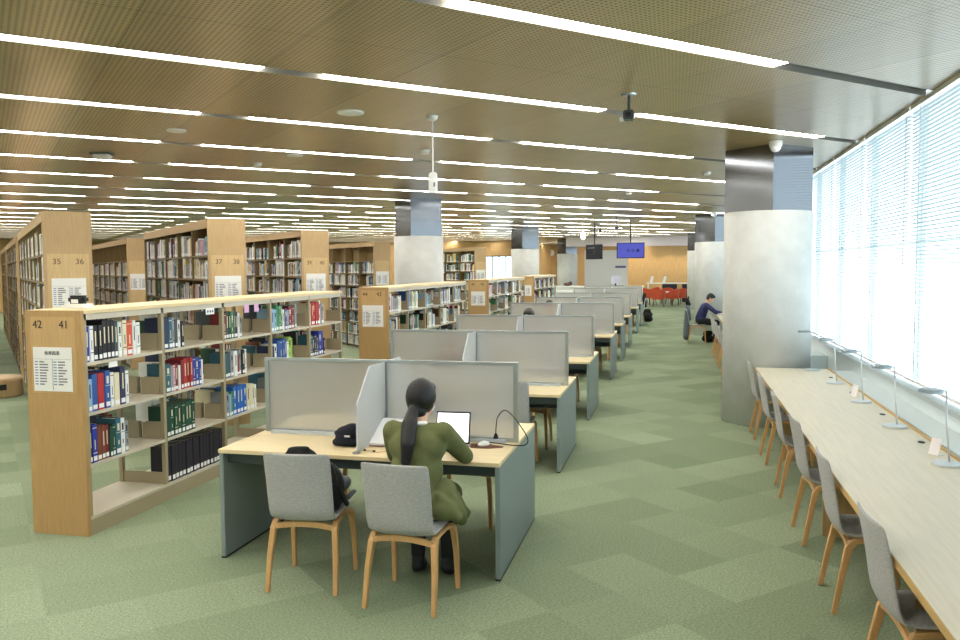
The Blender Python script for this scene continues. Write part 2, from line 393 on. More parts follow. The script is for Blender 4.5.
# ------------------------------------------------------------------ books
BOOKC = {'navy': (38, 48, 82), 'blue': (44, 86, 158), 'bright blue': (30, 100, 190), 'light blue': (140, 176, 206), 'black': (28, 28, 34),
 'dark green': (30, 72, 56), 'green': (60, 130, 90), 'lime green': (160, 196, 84), 'red': (176, 44, 44), 'dark red': (122, 32, 42), 'orange red': (206, 84, 56),
 'brown': (120, 66, 48), 'white': (228, 230, 230), 'cream': (222, 214, 184), 'grey': (140, 146, 152), 'dark grey': (70, 76, 84), 'teal': (48, 96, 116), 'purple': (90, 70, 120), 'pink': (216, 170, 184), 'yellow': (216, 190, 96), 'black violet': (34, 28, 44), 'royal blue':(34,54,160)}
BM = {k: mat('book_'+k.replace(' ', '_'), v, .5) for k, v in BOOKC.items()}
LIGHTC = {'white', 'cream', 'light blue', 'yellow', 'pink', 'grey', 'lime green'}
BMESH = {}
def book_mesh(col, v=0):
    if (col, v) in BMESH: return BMESH[(col, v)]
    mb = MB(); c = BM[col]; pg = MC.get('pages') or mat('pages', (226, 220, 204), .8)
    # unit book: x thickness 0..1, y 0 (spine) .. 1, z 0..1 ; cover boards, rounded spine, page block set in
    mb.add([(0, .06, 0), (.06, 0, 0), (.94, 0, 0), (1, .06, 0), (0, .06, 1), (.06, 0, 1), (.94, 0, 1), (1, .06, 1)], [(0, 1, 5, 4), (1, 2, 6, 5), (2, 3, 7, 6), (0, 3, 2, 1), (4, 5, 6, 7)], c)
    mb.box(0, .08, .06, 1, 0, 1, c); mb.box(.92, 1, .06, 1, 0, 1, c); mb.box(.08, .92, .06, .97, .015, .975, pg)
    st = PAPER
    mb.add([(.14, -.008, .05), (.86, -.008, .05), (.86, -.008, .17), (.14, -.008, .17), (.14, .001, .05), (.86, .001, .05), (.86, .001, .17), (.14, .001, .17)], [(0,1,2,3), (0,4,5,1), (1,5,6,2), (2,6,7,3), (3,7,4,0)], st)
    ti = INK if col in LIGHTC else BM['cream']
    T = lambda a, b, z0, z1, mt: mb.add([(a, -.006, z0), (b, -.006, z0), (b, -.006, z1), (a, -.006, z1)], [(0, 1, 2, 3)], mt)
    if v == 0: T(.38, .62, .42, .84, ti)
    elif v == 1: T(.3, .7, .66, .86, ti); T(.08, .92, .6, .615, ti); T(.4, .6, .28, .4, ti)
    elif v == 2: T(.42, .58, .34, .6, ti); T(.06, .94, .9, .92, ti); T(.06, .94, .24, .26, ti)
    me = mb.build('book'); d = me.data; bpy.data.objects.remove(me); BMESH[(col, v)] = d; return d
nbook = [0]
def add_book(M, col, t, h, dep, label, group, lean=0):
    o = bpy.data.objects.new('book', book_mesh(col, 3 if col == 'black violet' else (0 if col == 'black' else random.randint(0, 3)))); C.objects.link(o)
    o.matrix_world = M @ Matrix.Rotation(lean, 4, 'Y') @ Matrix.Diagonal((t, dep, h, 1)); nbook[0] += 1
    tag(o, label, 'book', group); return o
stuffbooks = MB()
def stuff_book(M, col, t, h, dep):
    vs = [(0,0,0),(t,0,0),(t,dep,0),(0,dep,0),(0,0,h),(t,0,h),(t,dep,h),(0,dep,h)]
    stuffbooks.add(vs, [(4,5,6,7),(0,1,5,4),(1,2,6,5),(3,0,4,7),(2,3,7,6)], BM[col], M)
    if dep > .1:
        e = -.0015; stuffbooks.add([(t*.15, e, h*.05), (t*.85, e, h*.05), (t*.85, e, h*.17), (t*.15, e, h*.17)], [(0,1,2,3)], PAPER, M)
        if random.random() < .5: stuffbooks.add([(t*.35, e, h*.42), (t*.65, e, h*.42), (t*.65, e, h*.85), (t*.35, e, h*.85)], [(0,1,2,3)], INK if col in LIGHTC else PAPER, M)

# ------------------------------------------------------------------ bookcases
def sign(root, x, z, w_, h_, head, y=-.006, name='directory_sign'):
    mb = MB(); mb.box(x-w_/2, x+w_/2, y-.006, y, z-h_/2, z+h_/2, WHITE); s = mb.build(name, root, label='white shelf directory sign')
    mb = MB(); e = y-.0075; rnd = random.Random(int(abs(x*1000)+z*77)); top = z+h_/2-.085*h_/.32
    mb.box(x-w_/2+.004, x+w_/2-.004, e, y-.006, top-.0015, top, GREYINK); mb.box(x-.0015, x+.0015, e, y-.006, z-h_/2+.01, top, GREYINK)
    zz = top-.022
    while zz > z-h_/2+.04:
        for sx in (-1, 1):
            xa = x+(0.008 if sx > 0 else -w_/2+.012); mb.box(xa, xa+.028, e, y-.006, zz-.004, zz+.004, mat('blue_grey_ink', (120, 140, 175), .7))
            L = rnd.choice((.04, .06, .075)); mb.box(xa+.042, min(xa+.042+L, x+w_/2-.01), e, y-.006, zz-.005, zz+.005, GREYINK)
        zz -= .021
    mb.build('directory_text', s)
    if head: text_mesh('heading', head, .034, INK, s, (x, y-.007, z+h_/2-.045), (PI/2, 0, 0), .0006)
    return s
def low_bookcase(x, y0, L, nb, labs, nums, head, wid=.49):
    r = thing('low_bookcase', labs, 'bookcase', (x, y0, 0))      # x = left face, x+wid = right face
    HT = 1.70
    mb = MB(); mb.box(0, wid, 0, .035, 0, HT-.002, mat('oak_low_panel', (176, 142, 94), .5, var=.1, vscale=14, stretch=(6, 6, .35))); mb.build('end_panel', r, bevel=.002)
    MB().box(.05, wid-.05, -.003, .001, HT-.62, HT-.05, mat('oak_low_inset', (190, 156, 106), .5, var=.08, vscale=14, stretch=(6, 6, .35))).build('inset_panel', r)
    MB().box(0, wid, .035, L, HT-.028, HT, MAPLE).build('top_board', r, bevel=.002)
    for xx, nm in zip((.115, .345), nums): text_mesh('number', nm, .085, INK, r, (xx, -.004, HT-.108), (PI/2, 0, 0))
    sign(r, wid/2-.005, 1.26, .335, .33, head, y=-.004)
    bl = (L-.035)/nb; zs = [1.305, .925, .535]
    for xx in (.012, wid-.012-.035):
        MB().box(xx, xx+.035, .035, L, HT-.075, HT-.03, SHELFSTEEL).build('top_rail', r)
    for i in range(nb+1):
        yy = .037+i*bl-(.035 if i == nb else (.0 if i == 0 else .0175))
        for xx in (.012, wid-.047):
            MB().box(xx, xx+.035, yy, yy+.035, 0, HT-.03, STEEL).build('upright', r)
        MB().box(.047, wid-.047, yy+.01, yy+.02, .14, .24, STEEL).build('cross_brace', r)
    for z in zs:
        for i in range(nb):
            ya, yb = .037+i*bl+.02, .037+(i+1)*bl-.02
            if i >= 2 and abs(z-.535) < .01 and False: continue
            mb = MB(); mb.box(.008, wid-.008, ya, yb, z-.022, z, SHELFSTEEL)
            for ye in (ya, yb-.004):
                mb.box(.05, wid/2-.02, ye, ye+.004, z, z+.145, STEEL); mb.box(wid/2+.02, wid-.05, ye, ye+.004, z, z+.145, STEEL)
            mb.build('shelf', r)
    mb = MB(); mb.box(0.004, wid-.004, .036, L, .118, .14, SHELFSTEEL); mb.build('base_shelf', r)
    for xx in (.006, wid-.016): MB().box(xx, xx+.01, .036, L, 0.0, .118, STEEL).build('kick_board', r)
    return r, bl, zs+[.14]
LC = low_bookcase(-4.74, 5.11, 4.84, 5, 'long low open bookcase with oak end panel numbered 42 and 41', ('42', '41'), '参考図書')
A = lambda s: [tuple(x.split(':')) for x in s.split(',')]
# content of the near side, bay by bay, top shelf first:  colour:thickness cm:height cm
SHORT = {'n': 'navy', 'b': 'blue', 'B': 'bright blue', 'l': 'light blue', 'k': 'black', 'g': 'dark green', 'G': 'green', 'L': 'lime green', 'r': 'red', 'R': 'dark red', 'o': 'orange red', 'w': 'brown', 'W': 'white', 'c': 'cream', 'e': 'grey', 'E': 'dark grey', 't': 'teal', 'p': 'purple', 'P': 'pink', 'y': 'yellow', 'v': 'black violet', 'u': 'royal blue'}
CONT = {
 (0,0): 'l7:27 k5:27 k4:27 k5:30 k4:30 k4:30 E4:29 W4:28 c5:29 o7:28 W4:28 W5:26'.replace('l7', 'u4:27 W4'),
 (0,1): 'l5:25 b6:28 r7:28 b6:29 W4:27 c6:26 n6:30 W4:26',
 (0,2): 'k3:28 u5:29 w5:26 w4:26 R4:26 g3:24 g3:25 t6:29 W5:28 e4:25',
 (1,0): 'n6:27 t5:27 e4:27 E4:25 W4:24 k4:23',
 (1,1): 't7:25 e4:22 P3:23 R4:24 W3:22 R4:26 r5:27 R4:27 r4:27 u4:27 b5:26 u4:25 W3:23',
 (1,2): 'g5:27 g5:27 g5:27 g5:27 g5:27 g5:27 g5:27 g5:27',
 (1,3): ' '.join(['v5:31']*17),
 (2,0): 'R4:26 g5:27 k4:27 G4:27 E3:26 k4:26 W3:25 e4:23',
 (2,1): 't5:24 E5:25 e5:25 W6:25 R4:20 e4:25 k5:25 W4:25',
 (2,2): 'e5:25 l4:22 G4:24 B6:28 B6:28 B6:28 B6:28 c5:27 c5:27 c4:26 W3:25',
 (3,0): 'l6:25 l5:24 G5:28 G5:28 G4:28 W4:23 p5:24 l4:22 R7:26 R6:25 e4:27',
 (3,1): 'n5:22 W6:24 b5:27 b6:27 b5:28 b5:28 W4:24 L6:29 L4:27',
 (3,2): 'e5:26 c6:26 w5:26 W5:25 n6:27',
 (4,0): 'c4:27 r5:28 r5:28 r5:28 r5:28 W5:29 e5:26 P4:24',
 (4,1): 't6:26 k5:24 n5:26 E5:22 u7:29 u6:29 k4:20',
 (4,2): 'e5:26 c6:26 G5:26 W5:25 n6:27',
}
TIER = ['top', 'second', 'third', 'bottom']
r0, bl0, zs0 = LC
bpy.context.view_layer.update()
def M_right(x, y, z): return Matrix.Translation((x, y, z)) @ Matrix.Rotation(PI/2, 4, 'Z')
for (bay, tier), s in CONT.items():
    y = 5.11+.037+bay*bl0+.035; z = zs0[tier]+.0005
    for q, it in enumerate(s.split()):
        col = SHORT[it[0]]; t, h = it[1:].split(':'); t = int(t)/100*1.1; h = int(h)/100
        if y+t > 5.11+.037+(bay+1)*bl0-.03: break
        lab = '%s book, %s from the left, %s shelf, %s bay of the 42 41 bookcase' % (col, ORD[q], TIER[tier], ORD[bay])
        add_book(M_right(-4.272-random.uniform(0, .012), y, z), col, t-.002, h, .17+random.uniform(-.02, .02), lab, 'books on the near side of the 42 41 bookcase')
        y += t
# far side of the same bookcase, seen through the gaps: fewer, darker volumes
rb = random.Random(3)
for bay in range(5):
    for tier in range(3):
        y = 5.11+.037+bay*bl0+.05+rb.uniform(0, .1); z = zs0[tier]+.0005; q = 0; endy = 5.11+.037+(bay+1)*bl0-.04
        tot = rb.uniform(.5, .8); y = endy-tot
        while y < endy-.05 and q < 7:
            t = rb.uniform(.035, .06); t *= 1.7 if q == 0 else 1; col = rb.choice(['navy', 'dark green', 'black', 'dark red', 'dark grey', 'teal', 'white', 'navy', 'brown', 'cream']); h = rb.uniform(.2, .3)
            if y+t > endy: break
            M = Matrix.Translation((-4.708, y+t-.001, z)) @ Matrix.Rotation(-PI/2, 4, 'Z')
            if tier < 2 : add_book(M, col, t-.002, h, .17, '%s book on the far side, %s along, %s shelf, %s bay of bookcase 42' % (col, ORD[q], TIER[tier], ORD[bay]), 'books on the far side of the 42 41 bookcase')
            else: stuff_book(M, col, t-.002, h, .17)
            y += t; q += 1
# small shelf tags hung from the top rail
mb = MB(); mb.box(.478, .482, 1.66, 1.80, 1.57, 1.63, PAPER)
for k in range(3): mb.box(.482, .4835, 1.68+k*.04, 1.70+k*.04, 1.59, 1.61, INK)
mb.build('shelf_tag', r0, label='white tag with three black marks')
for ya in (2.36, 2.56): MB().box(.478, .482, ya, ya+.09, 1.55, 1.63, mat('pink_tag', (214, 170, 214), .7)).build('shelf_tag', r0, label='pink paper tag')
MB().box(.478, .482, .3, .4, 1.3-.06, 1.3-.012, PAPER).build('shelf_tag', r0, label='white paper tag')
# counter box standing on the near end
t = thing('entry_sensor', 'small black sensor on a white base standing on the 42 41 bookcase', 'sensor', (-4.52, 5.42, 1.7005))
MB().box(-.09, .09, -.06, .06, 0, .035, WHITE).build('base', t, bevel=.005)
MB().box(-.075, .075, -.04, .04, .035, .10, BLACK).build('housing', t, bevel=.018)
MB().box(-.03, .03, -.044, -.039, .04, .07, WHITE).build('front_mark', t)

# generic fill with palettes
PALE = ['white']*9+['cream']*5+['grey']*3+['light blue']*2+['yellow', 'dark grey', 'black', 'black', 'teal', 'dark red', 'green', 'brown', 'cream', 'pink', 'white', 'blue']
DARKER = PALE+['navy', 'dark grey', 'black', 'dark green', 'teal', 'dark red']
def fill(rnd, M_of, length, pal, put, dens=1.0, hmin=.19, hmax=.28, tmin=.022, tmax=.048):
    """put books along 0..length, leaving gaps"""
    s = rnd.uniform(0, .06); end = length*rnd.uniform(.72, 1.0)*dens
    while s < end-.05:
        run = rnd.randint(2, 7); base = rnd.uniform(hmin, hmax); c = rnd.choice(pal)
        for _ in range(run):
            tt = rnd.uniform(tmin, tmax)
            if s+tt > length-.01: return
            if rnd.random() < .65: c = rnd.choice(pal)
            h = min(.295, base+rnd.uniform(-.03, .03)); put(M_of(s), c, tt-.0015, h); s += tt
        if rnd.random() < .12: s += rnd.uniform(.03, .15)
rL = random.Random(21)
def low_generic(x, y0, L, nb, lab, nums, seed):
    r, bl, zs = low_bookcase(x, y0, L, nb, lab, nums, None); rn = random.Random(seed); wid = .49
    for bay in range(nb):
        for ti, z in enumerate(zs[:4]):
            yb = y0+.037+bay*bl+.03
            fill(rn, lambda s: M_right(x+wid-.018, yb+s, z+.0005), (bl-.08)*.8, DARKER, lambda M, c, t, h: stuff_book(M, c, t, h, .17), .8, .2, .3, .025, .05)
            fill(rn, lambda s: Matrix.Translation((x+.018, yb+(bl-.06)-s, z+.0005)) @ Matrix.Rotation(-PI/2, 4, 'Z'), (bl-.08)*.8, DARKER, lambda M, c, t, h: stuff_book(M, c, t, h, .17), .7, .2, .3, .03, .05)
low_generic(-4.74, 11.72, 4.8, 5, 'second low open bookcase, oak end numbered 44 and 43, behind the first desk panels', ('44', '43'), 1)
low_generic(-4.74, 18.6, 4.84, 5, 'third low open bookcase, oak end numbered 46 and 45, beyond the 44 43 one', ('46', '45'), 2)
low_generic(-4.74, 25.0, 4.84, 5, 'fourth and farthest low open bookcase with oak end and sign', (), 4)

TZ = [2.17, 1.865, 1.56, 1.25, .94, .63, .32, .06]
def tall_bookcase(a, b, L, nums, lab, seed, w_=.47, indiv=False, pal=PALE, emptytop=False, sgn=True, other=True):
    nb = max(1, round(L/.95)); x, y = AB(a, b); r = thing('tall_bookcase', lab, 'bookcase', (x, y, 0), PI/4); HT = 2.62
    MB().box(0, w_, 0, .035, 0, HT, PANELWOOD).build('end_panel', r, bevel=.002)
    MB().box(.035, w_-.035, -.003, .001, 1.15, 2.17, INSETWOOD).build('inset_panel', r)
    MB().box(0, w_, L-.03, L, 0, HT, PANELWOOD).build('end_panel', r)
    MB().box(0, w_, .035, L-.03, HT-.03, HT, PANELWOOD).build('top_board', r)
    for xx in (.0, w_-.02): MB().box(xx+.002, xx+.018, .035, L-.03, HT-.11, HT-.03, PANELWOOD).build('cornice_board', r)
    if nums:
        for xx, nm in zip((.125, w_-.125), nums):
            if nm: text_mesh('number', nm, .085, mat('brown_ink', (84, 68, 48), .7), r, (xx, -.004, 2.085), (PI/2, 0, 0))
    if sgn: sign(r, w_/2, 1.75, .33, .32, None, y=-.004)
    bl = (L-.065)/nb; M0 = Matrix.Translation((x, y, 0)) @ Matrix.Rotation(PI/4, 4, 'Z')
    for i in range(nb+1):
        yy = .036+i*bl-(.03 if i == nb else (0 if i == 0 else .015))
        MB().box(.006, w_-.006, yy, yy+.022, .0, HT-.03, BROWNSHELF).build('divider', r)
    for z in TZ: MB().box(.008, w_-.008, .036, L-.03, z-.022, z, BROWNSHELF).build('shelf', r)
    MB().box(w_/2-.004, w_/2+.004, .036, L-.03, .06, HT-.03, BROWNSHELF).build('back_panel', r)
    rn = random.Random(seed)
    for bay in range(nb):
        for ti, z in enumerate(TZ):
            if emptytop and ti == 0: continue
            n = [0]
            def put(M, c, t, h, ti=ti, bay=bay, n=n):
                if indiv and ti in (0, 1, 2) and bay < indiv and nbook[0] < 300:
                    n[0] += 1; kk = min(n[0], 99)
                    om = ORD[kk-1] if kk <= 20 else '%dth' % kk
                    add_book(M, c, t, h, .16, '%s book, %s from the right, %s shelf, %s bay from the end numbered %s' % (c, om, TIER[ti], ORD[bay], nums[0]), 'books on the tall bookcase numbered %s' % nums[0])
                else: stuff_book(M, c, t, h, .16)
            # left face: book local y -> +x ; thickness runs toward -y (from far to near)
            ya = .036+bay*bl+.025
            fill(rn, lambda s: M0 @ Matrix.Translation((.02, ya+s+.045, z+.0005)) @ Matrix.Rotation(-PI/2, 4, 'Z'), bl-.075, pal, put, 1.0)
    return r
tall_bookcase(.56, 9.7, 6.6, ('35', '36'), 'tall oak bookcase with end panel numbered 35 and 36, leftmost of the numbered ends', 11)
tall_bookcase(2.42, 10.42, 4.65, ('37', '38'), 'tall oak bookcase with end panel numbered 37 and 38', 12, indiv=2)
tall_bookcase(4.46, 12.82, 3.6, ('39', '40'), 'tall oak bookcase with end panel numbered 39 and 40, shorter than the others', 13, pal=DARKER)
tall_bookcase(7.99, 17.85, 4.5, ('41', '42')[:0] or None, 'tall oak bookcase with white sign just left of the round column, top shelf empty', 14, w_=.43, pal=DARKER, emptytop=True)
tall_bookcase(13.38, 22.1, 3.0, None, 'tall oak bookcase seen right of the round column near the glass door', 15, w_=.42, pal=DARKER)
tall_bookcase(2.48, 17.45, 7.5, None, 'tall oak bookcase with white sign across the aisle beyond 35 36, top shelf empty', 16, w_=.42, pal=PALE, emptytop=True)
tall_bookcase(.56, 17.3, 6.6, None, 'tall oak bookcase in the second block in line behind the 35 36 bookcase', 17, sgn=False)
tall_bookcase(4.46, 17.3, 6.0, None, 'tall oak bookcase glimpsed in the gap between the 37 38 and 39 40 ends', 18, sgn=False, pal=DARKER)
tall_bookcase(-1.4, 17.3, 6.6, None, 'tall oak bookcase cut by the left edge of the photo', 19, sgn=False)
tall_bookcase(.56, 24.9, 6.0, None, 'farthest tall oak bookcase at the far left behind two others', 20, sgn=False)
so = stuffbooks.build('books'); tag(so, 'rows of small distant books filling the tall and far low bookcases', 'books', None, 'stuff')
print('books individual', nbook[0])
# wooden round step stool at the left edge
t = thing('step_stool', 'round oak step stool with a dark hand hole on the carpet at left edge', 'stool', (AB(.13, 15.0)+(0,)))
n = 32; mb = MB(); mb.lathe((0, 0, 0), [(.36, 0), (.38, .02), (.38, .27), (.36, .30)], PANELWOOD, n); mb.build('body', t)
mb = MB()
for i in range(7):
    a = math.radians(-98+i*9+10); mb.bar((.38*math.cos(a), .38*math.sin(a), .17), (.38*math.cos(a+.17), .38*math.sin(a+.17), .17), .015, .09, BLACK)
mb.build('hand_hole', t)

# ------------------------------------------------------------------ desks
def desk(y0, idx):
    x0, x1, D, T = -3.035, -1.06, 1.34, .765
    r = thing('study_desk', '', 'desk', ((x0+x1)/2, y0, 0)); cx = (x1-x0)/2
    MB().box(-cx, cx, 0, D, T-.026, T, DESKTOP).build('desk_top', r, bevel=.002)
    for s in (-1, 1):
        MB().box(s*cx-(.032 if s > 0 else 0), s*cx+(0 if s > 0 else .032), .012, D-.012, .012, T-.027, DESKPANEL).build('side_panel', r, bevel=.004)
        MB().box(s*cx-(.032 if s > 0 else 0), s*cx+(0 if s > 0 else .032), .012, D-.012, .0, .012, BLACK).build('foot_strip', r)
    MB().box(-cx+.035, cx-.035, D/2-.012, D/2+.012, .52, T-.028, DARKPANEL).build('modesty_panel', r)
    for yy in (.07, D-.09): MB().box(-cx+.035, cx-.035, yy, yy+.02, T-.105, T-.028, DARKPANEL).build('apron', r)
    # privacy screen: aluminium frame with frosted pane
    ym = .64; z0, z1 = T+.002, 1.33
    fr = MB(); fr.box(-cx+.03, cx-.0, ym-.015, ym+.015, z1-.022, z1, ALU); fr.box(-cx+.03, cx, ym-.015, ym+.015, z0, z0+.025, ALU)
    for xx in (-cx+.03, -.016, cx-.032): fr.box(xx, xx+.032, ym-.0155, ym+.0155, z0+.025, z1-.022, ALU)
    f = fr.build('screen_frame', r)
    MB().box(-cx+.062, -.016, ym-.004, ym+.004, z0+.025, z1-.022, FROST).build('frosted_pane', f)
    MB().box(.016, cx-.032, ym-.004, ym+.004, z0+.025, z1-.022, FROST).build('frosted_pane', f)
    for s in (-1, 1):
        ya, yb = ym+s*.016, ym+s*.56
        MB().prism([(ya, z0+.003), (yb, z0+.003), (yb, 1.09), (ya+s*.30, z1-.012), (ya, z1-.012)], 'x', -.005, .005, FROSTW).build('side_divider', r)
        MB().box(-.02, .02, yb-.03, yb+.005, T-.04, T+.014, ALU).build('divider_clip', r)
    MB().box(.1, cx-.08, ym-.07, ym-.018, T+.001, T+.022, mat('trunking', (190, 198, 202), .4)).build('power_rail', r)
    MB().box(-cx+.1, -.1, ym-.07, ym-.018, T+.001, T+.022, MC['trunking']).build('power_rail', r)
    return r
FR = [4.92, 7.70, 10.46, 14.35, 17.2, 20.1, 24.3, 27.3]
d0 = desk(FR[0], 0)
dl = ['double sided study desk with frosted screen where the woman in green sits', 'second double sided study desk, behind the woman\'s desk', 'third double sided study desk from the camera, pale screen above it',
      'fourth double sided study desk from the camera', 'fifth double sided study desk from the camera', 'sixth double sided study desk from the camera', 'seventh double sided study desk beside the black bag on the floor', 'farthest double sided study desk in the row']
bpy.context.view_layer.update()
for i, y in enumerate(FR):
    o = d0 if i == 0 else copy_tree(d0)
    o.location.y = y; tag(o, dl[i], 'desk', 'study desks in a row down the middle')

# ------------------------------------------------------------------ chairs
def chair_proto():
    r = thing('chair', '', 'chair')
    prof = [(.235, .452), (.20, .462), (.10, .462), (0, .455), (-.10, .447), (-.165, .452), (-.205, .485), (-.222, .54), (-.235, .64), (-.255, .75), (-.283, .868), (-.289, .886)]
    n = len(prof); NX = 8; vs = []; fs = []
    th = [.02, .03, .034, .034, .034, .036, .038, .034, .03, .028, .022, .014]
    for side in (1, -1):
        for i, (y, z) in enumerate(prof):
            a = prof[max(i-1, 0)]; b = prof[min(i+1, n-1)]; t = Vector((b[0]-a[0], b[1]-a[1])).normalized(); nn = Vector((t.y, -t.x))*(-1)  # up/forward side
            back = i/(n-1)
            for k in range(NX+1):
                u = k/NX*2-1; wid = .214-.008*(1-back)-.006*(back > .95)
                curve = .022*u*u*(back > .5); dip = .008*u*u*(back <= .5)
                e = (1-abs(u)**6)*.6+.4
                yy = y+nn.x*-side*th[i]/2*e+curve; zz = z+nn.y*-side*th[i]/2*e+dip
                vs.append((u*wid, yy, zz))
    W = NX+1; N = n*W
    for i in range(n-1):
        for k in range(NX):
            a = i*W+k; fs.append((a, a+1, a+W+1, a+W)); fs.append((N+a, N+a+W, N+a+W+1, N+a+1))
        for k0 in (0, NX):
            a = i*W+k0; fs.append((a, a+W, N+a+W, N+a))
    for i0 in (0, n-1):
        for k in range(NX): a = i0*W+k; fs.append((a, a+1, N+a+1, N+a))
    MB().add(vs, fs, FABRIC).build('seat_shell', r, smooth=True, sub=1)
    def bent(pts, w0, h0, name):
        mb = MB()
        pts = [Vector(p) for p in pts]
        # mitred rectangular sweep
        vs = []; fs = []
        for i, p in enumerate(pts):
            d = (pts[min(i+1, len(pts)-1)]-pts[max(i-1, 0)]).normalized()
            x = Vector((1, 0, 0)); x = (x-d*d.x).normalized(); y = d.cross(x)
            ww = w0[i] if isinstance(w0, list) else w0; hh = h0[i] if isinstance(h0, list) else h0
            for (a, b) in ((-1, -1), (1, -1), (1, 1), (-1, 1)): vs.append(p+x*a*ww/2+y*b*hh/2)
        for i in range(len(pts)-1):
            for k in range(4): a = i*4+k; b = i*4+(k+1) % 4; fs.append((a, b, b+4, a+4))
        fs += [(3, 2, 1, 0), tuple(range((len(pts)-1)*4, len(pts)*4))]
        mb.add(vs, fs, OAKLEG); return mb.build(name, r, bevel=.003)
    for s in (-1, 1):
        bent([(s*.218, -.225, 0), (s*.212, -.185, .22), (s*.198, -.150, .385), (s*.194, -.12, .420)], [.026, .032, .036, .036], [.026, .032, .04, .036], 'leg')
        bent([(s*.214, .215, 0), (s*.208, .20, .25), (s*.198, .185, .385), (s*.194, .155, .420)], [.026, .032, .036, .036], [.026, .03, .036, .034], 'leg')
        bent([(s*.194, -.125, .421), (s*.192, -.05, .430), (s*.192, .08, .432), (s*.194, .16, .421)], .034, .024, 'side_rail')
    mb = MB(); pts = []
    for yy, z0 in ((-.150, .395), (.165, .40)):
        mb = MB(); prev = None
        for k in range(9):
            u = k/8*2-1; p = (u*.195, yy, z0+.022*(1-u*u))
            if prev: mb.bar(prev, p, .022, .034, OAKLEG)
            prev = p
        mb.build('cross_rail', r)
    return r
ch0 = chair_proto(); bpy.context.view_layer.update(); first = [True]
def place_chair(x, y, rz, lab, group):
    o = ch0 if first[0] else copy_tree(ch0); first[0] = False
    o.location = (x, y, 0); o.rotation_euler = (0, 0, rz); tag(o, lab, 'chair', group); return o
G1 = 'grey chairs at the study desks'; G2 = 'grey chairs along the window bench'
place_chair(-2.235, 4.70, math.radians(5), 'grey upholstered oak leg chair with the black backpack on its seat', G1)
place_chair(-1.525, 4.575, math.radians(-4), 'grey upholstered oak leg chair the woman in green sits on', G1)
for i, y in enumerate(FR):
    yf = y+1.20
    nm = ORD[i]
    place_chair(-1.57, yf+.02, PI+.03, 'grey chair on the far right side of the %s study desk' % nm, G1)
    place_chair(-2.50, yf+.05, PI, 'grey chair on the far left side of the %s study desk' % nm, G1)
    if i > 0:
        place_chair(-1.57, y+.22, 0, 'grey chair tucked under the near right side of the %s study desk' % nm, G1)
        place_chair(-2.48, y+.15, 0, 'grey chair tucked under the near left side of the %s study desk' % nm, G1)
BY = [3.93, 5.13, 6.30, 7.50, 8.72, 9.93]
for i, y in enumerate(BY):
    place_chair(1.13, y-.03, -PI/2+random.uniform(-.05, .05), 'grey oak leg chair tucked at the window bench, %s in its row' % ['nearest', 'second', 'third', 'fourth', 'fifth', 'last before the column'][i], G2)
for i, y in enumerate([13.0, 14.2, 15.4, 16.6, 17.8, 19.0]):
    place_chair(1.08, y, -PI/2, 'grey oak leg chair at the window bench beyond the column, %s of six' % ORD[i], 'grey chairs at the far window bench')

# ------------------------------------------------------------------ window benches
def bench(y0, y1, lab):
    r = thing('window_bench', lab, 'bench desk', (.91+(y0-.9)*.0072, y0, 0), -.0072); L = y1-y0; Q = .82
    MB().box(0, Q, 0, L, .715, .748, BENCHTOP).build('bench_top', r)
    MB().box(-.006, 0.0, 0, L, .713, .7482, EDGE).build('front_edge', r)
    MB().box(Q, Q+.015, 0, L, .70, .762, EDGE).build('back_edge', r)
    MB().box(.10, .12, 0.05, L-.05, .60, .714, mat('bench_apron', (120, 98, 62), .5)).build('apron', r)
    y = .55 if L > 5 else .4
    while y < L-.1:
        MB().box(.13, .78, y, y+.04, 0, .714, PANELWOOD).build('leg_panel', r); y += 1.21*2
    MB().box(.79, .81, .05, L-.05, .12, .70, PANELWOOD).build('back_panel', r)
    return r
bench(.9, 10.40, 'long pale oak window bench with table lamps, right foreground')
bench(12.0, 21.9, 'pale window bench beyond the round column where the man reads')
# ------------------------------------------------------------------ lamps on the bench
LAMP = mat('lamp_silver', (208, 214, 218), .3, metal=.4)
def lamp():
    r = thing('desk_lamp', '', 'lamp')
    MB().lathe((0, 0, 0), [(.088, 0), (.09, .006), (.086, .014), (.03, .018)], LAMP, 28).build('base', r)
    MB().tube([(.02, .01, .014), (0.005, .025, .25), (-.0, .03, .46)], .006, LAMP).build('pole', r, smooth=True)
    MB().tube([(0, .03, .46), (-.05, .02, .463), (-.06, .018, .463)], .008, LAMP).build('joint', r, smooth=True)
    MB().lathe((-.11, .01, .452), [(.055, 0), (.072, .005), (.072, .018), (.058, .026)], mat('lamp_head_grey', (150, 164, 172), .35, metal=.3), 28).build('lamp_head', r)
    return r
l0 = lamp(); bpy.context.view_layer.update()
for i, (x, y, rz, lab) in enumerate([(1.665, 5.53, .25, 'nearest of the slim silver lamps on the window bench'), (1.665, 6.76, .2, 'silver table lamp second from the camera on the window bench'),
      (1.665, 7.93, .1, 'silver table lamp third from the camera on the window bench'), (1.665, 9.15, .35, 'silver table lamp fourth from the camera on the window bench'), (1.60, 10.22, .5, 'silver table lamp beside the concrete column at the bench end')]):
    o = l0 if i == 0 else copy_tree(l0); o.location = (x, y, .7485); o.rotation_euler = (0, 0, rz); tag(o, lab, 'lamp', 'silver lamps on the window bench')
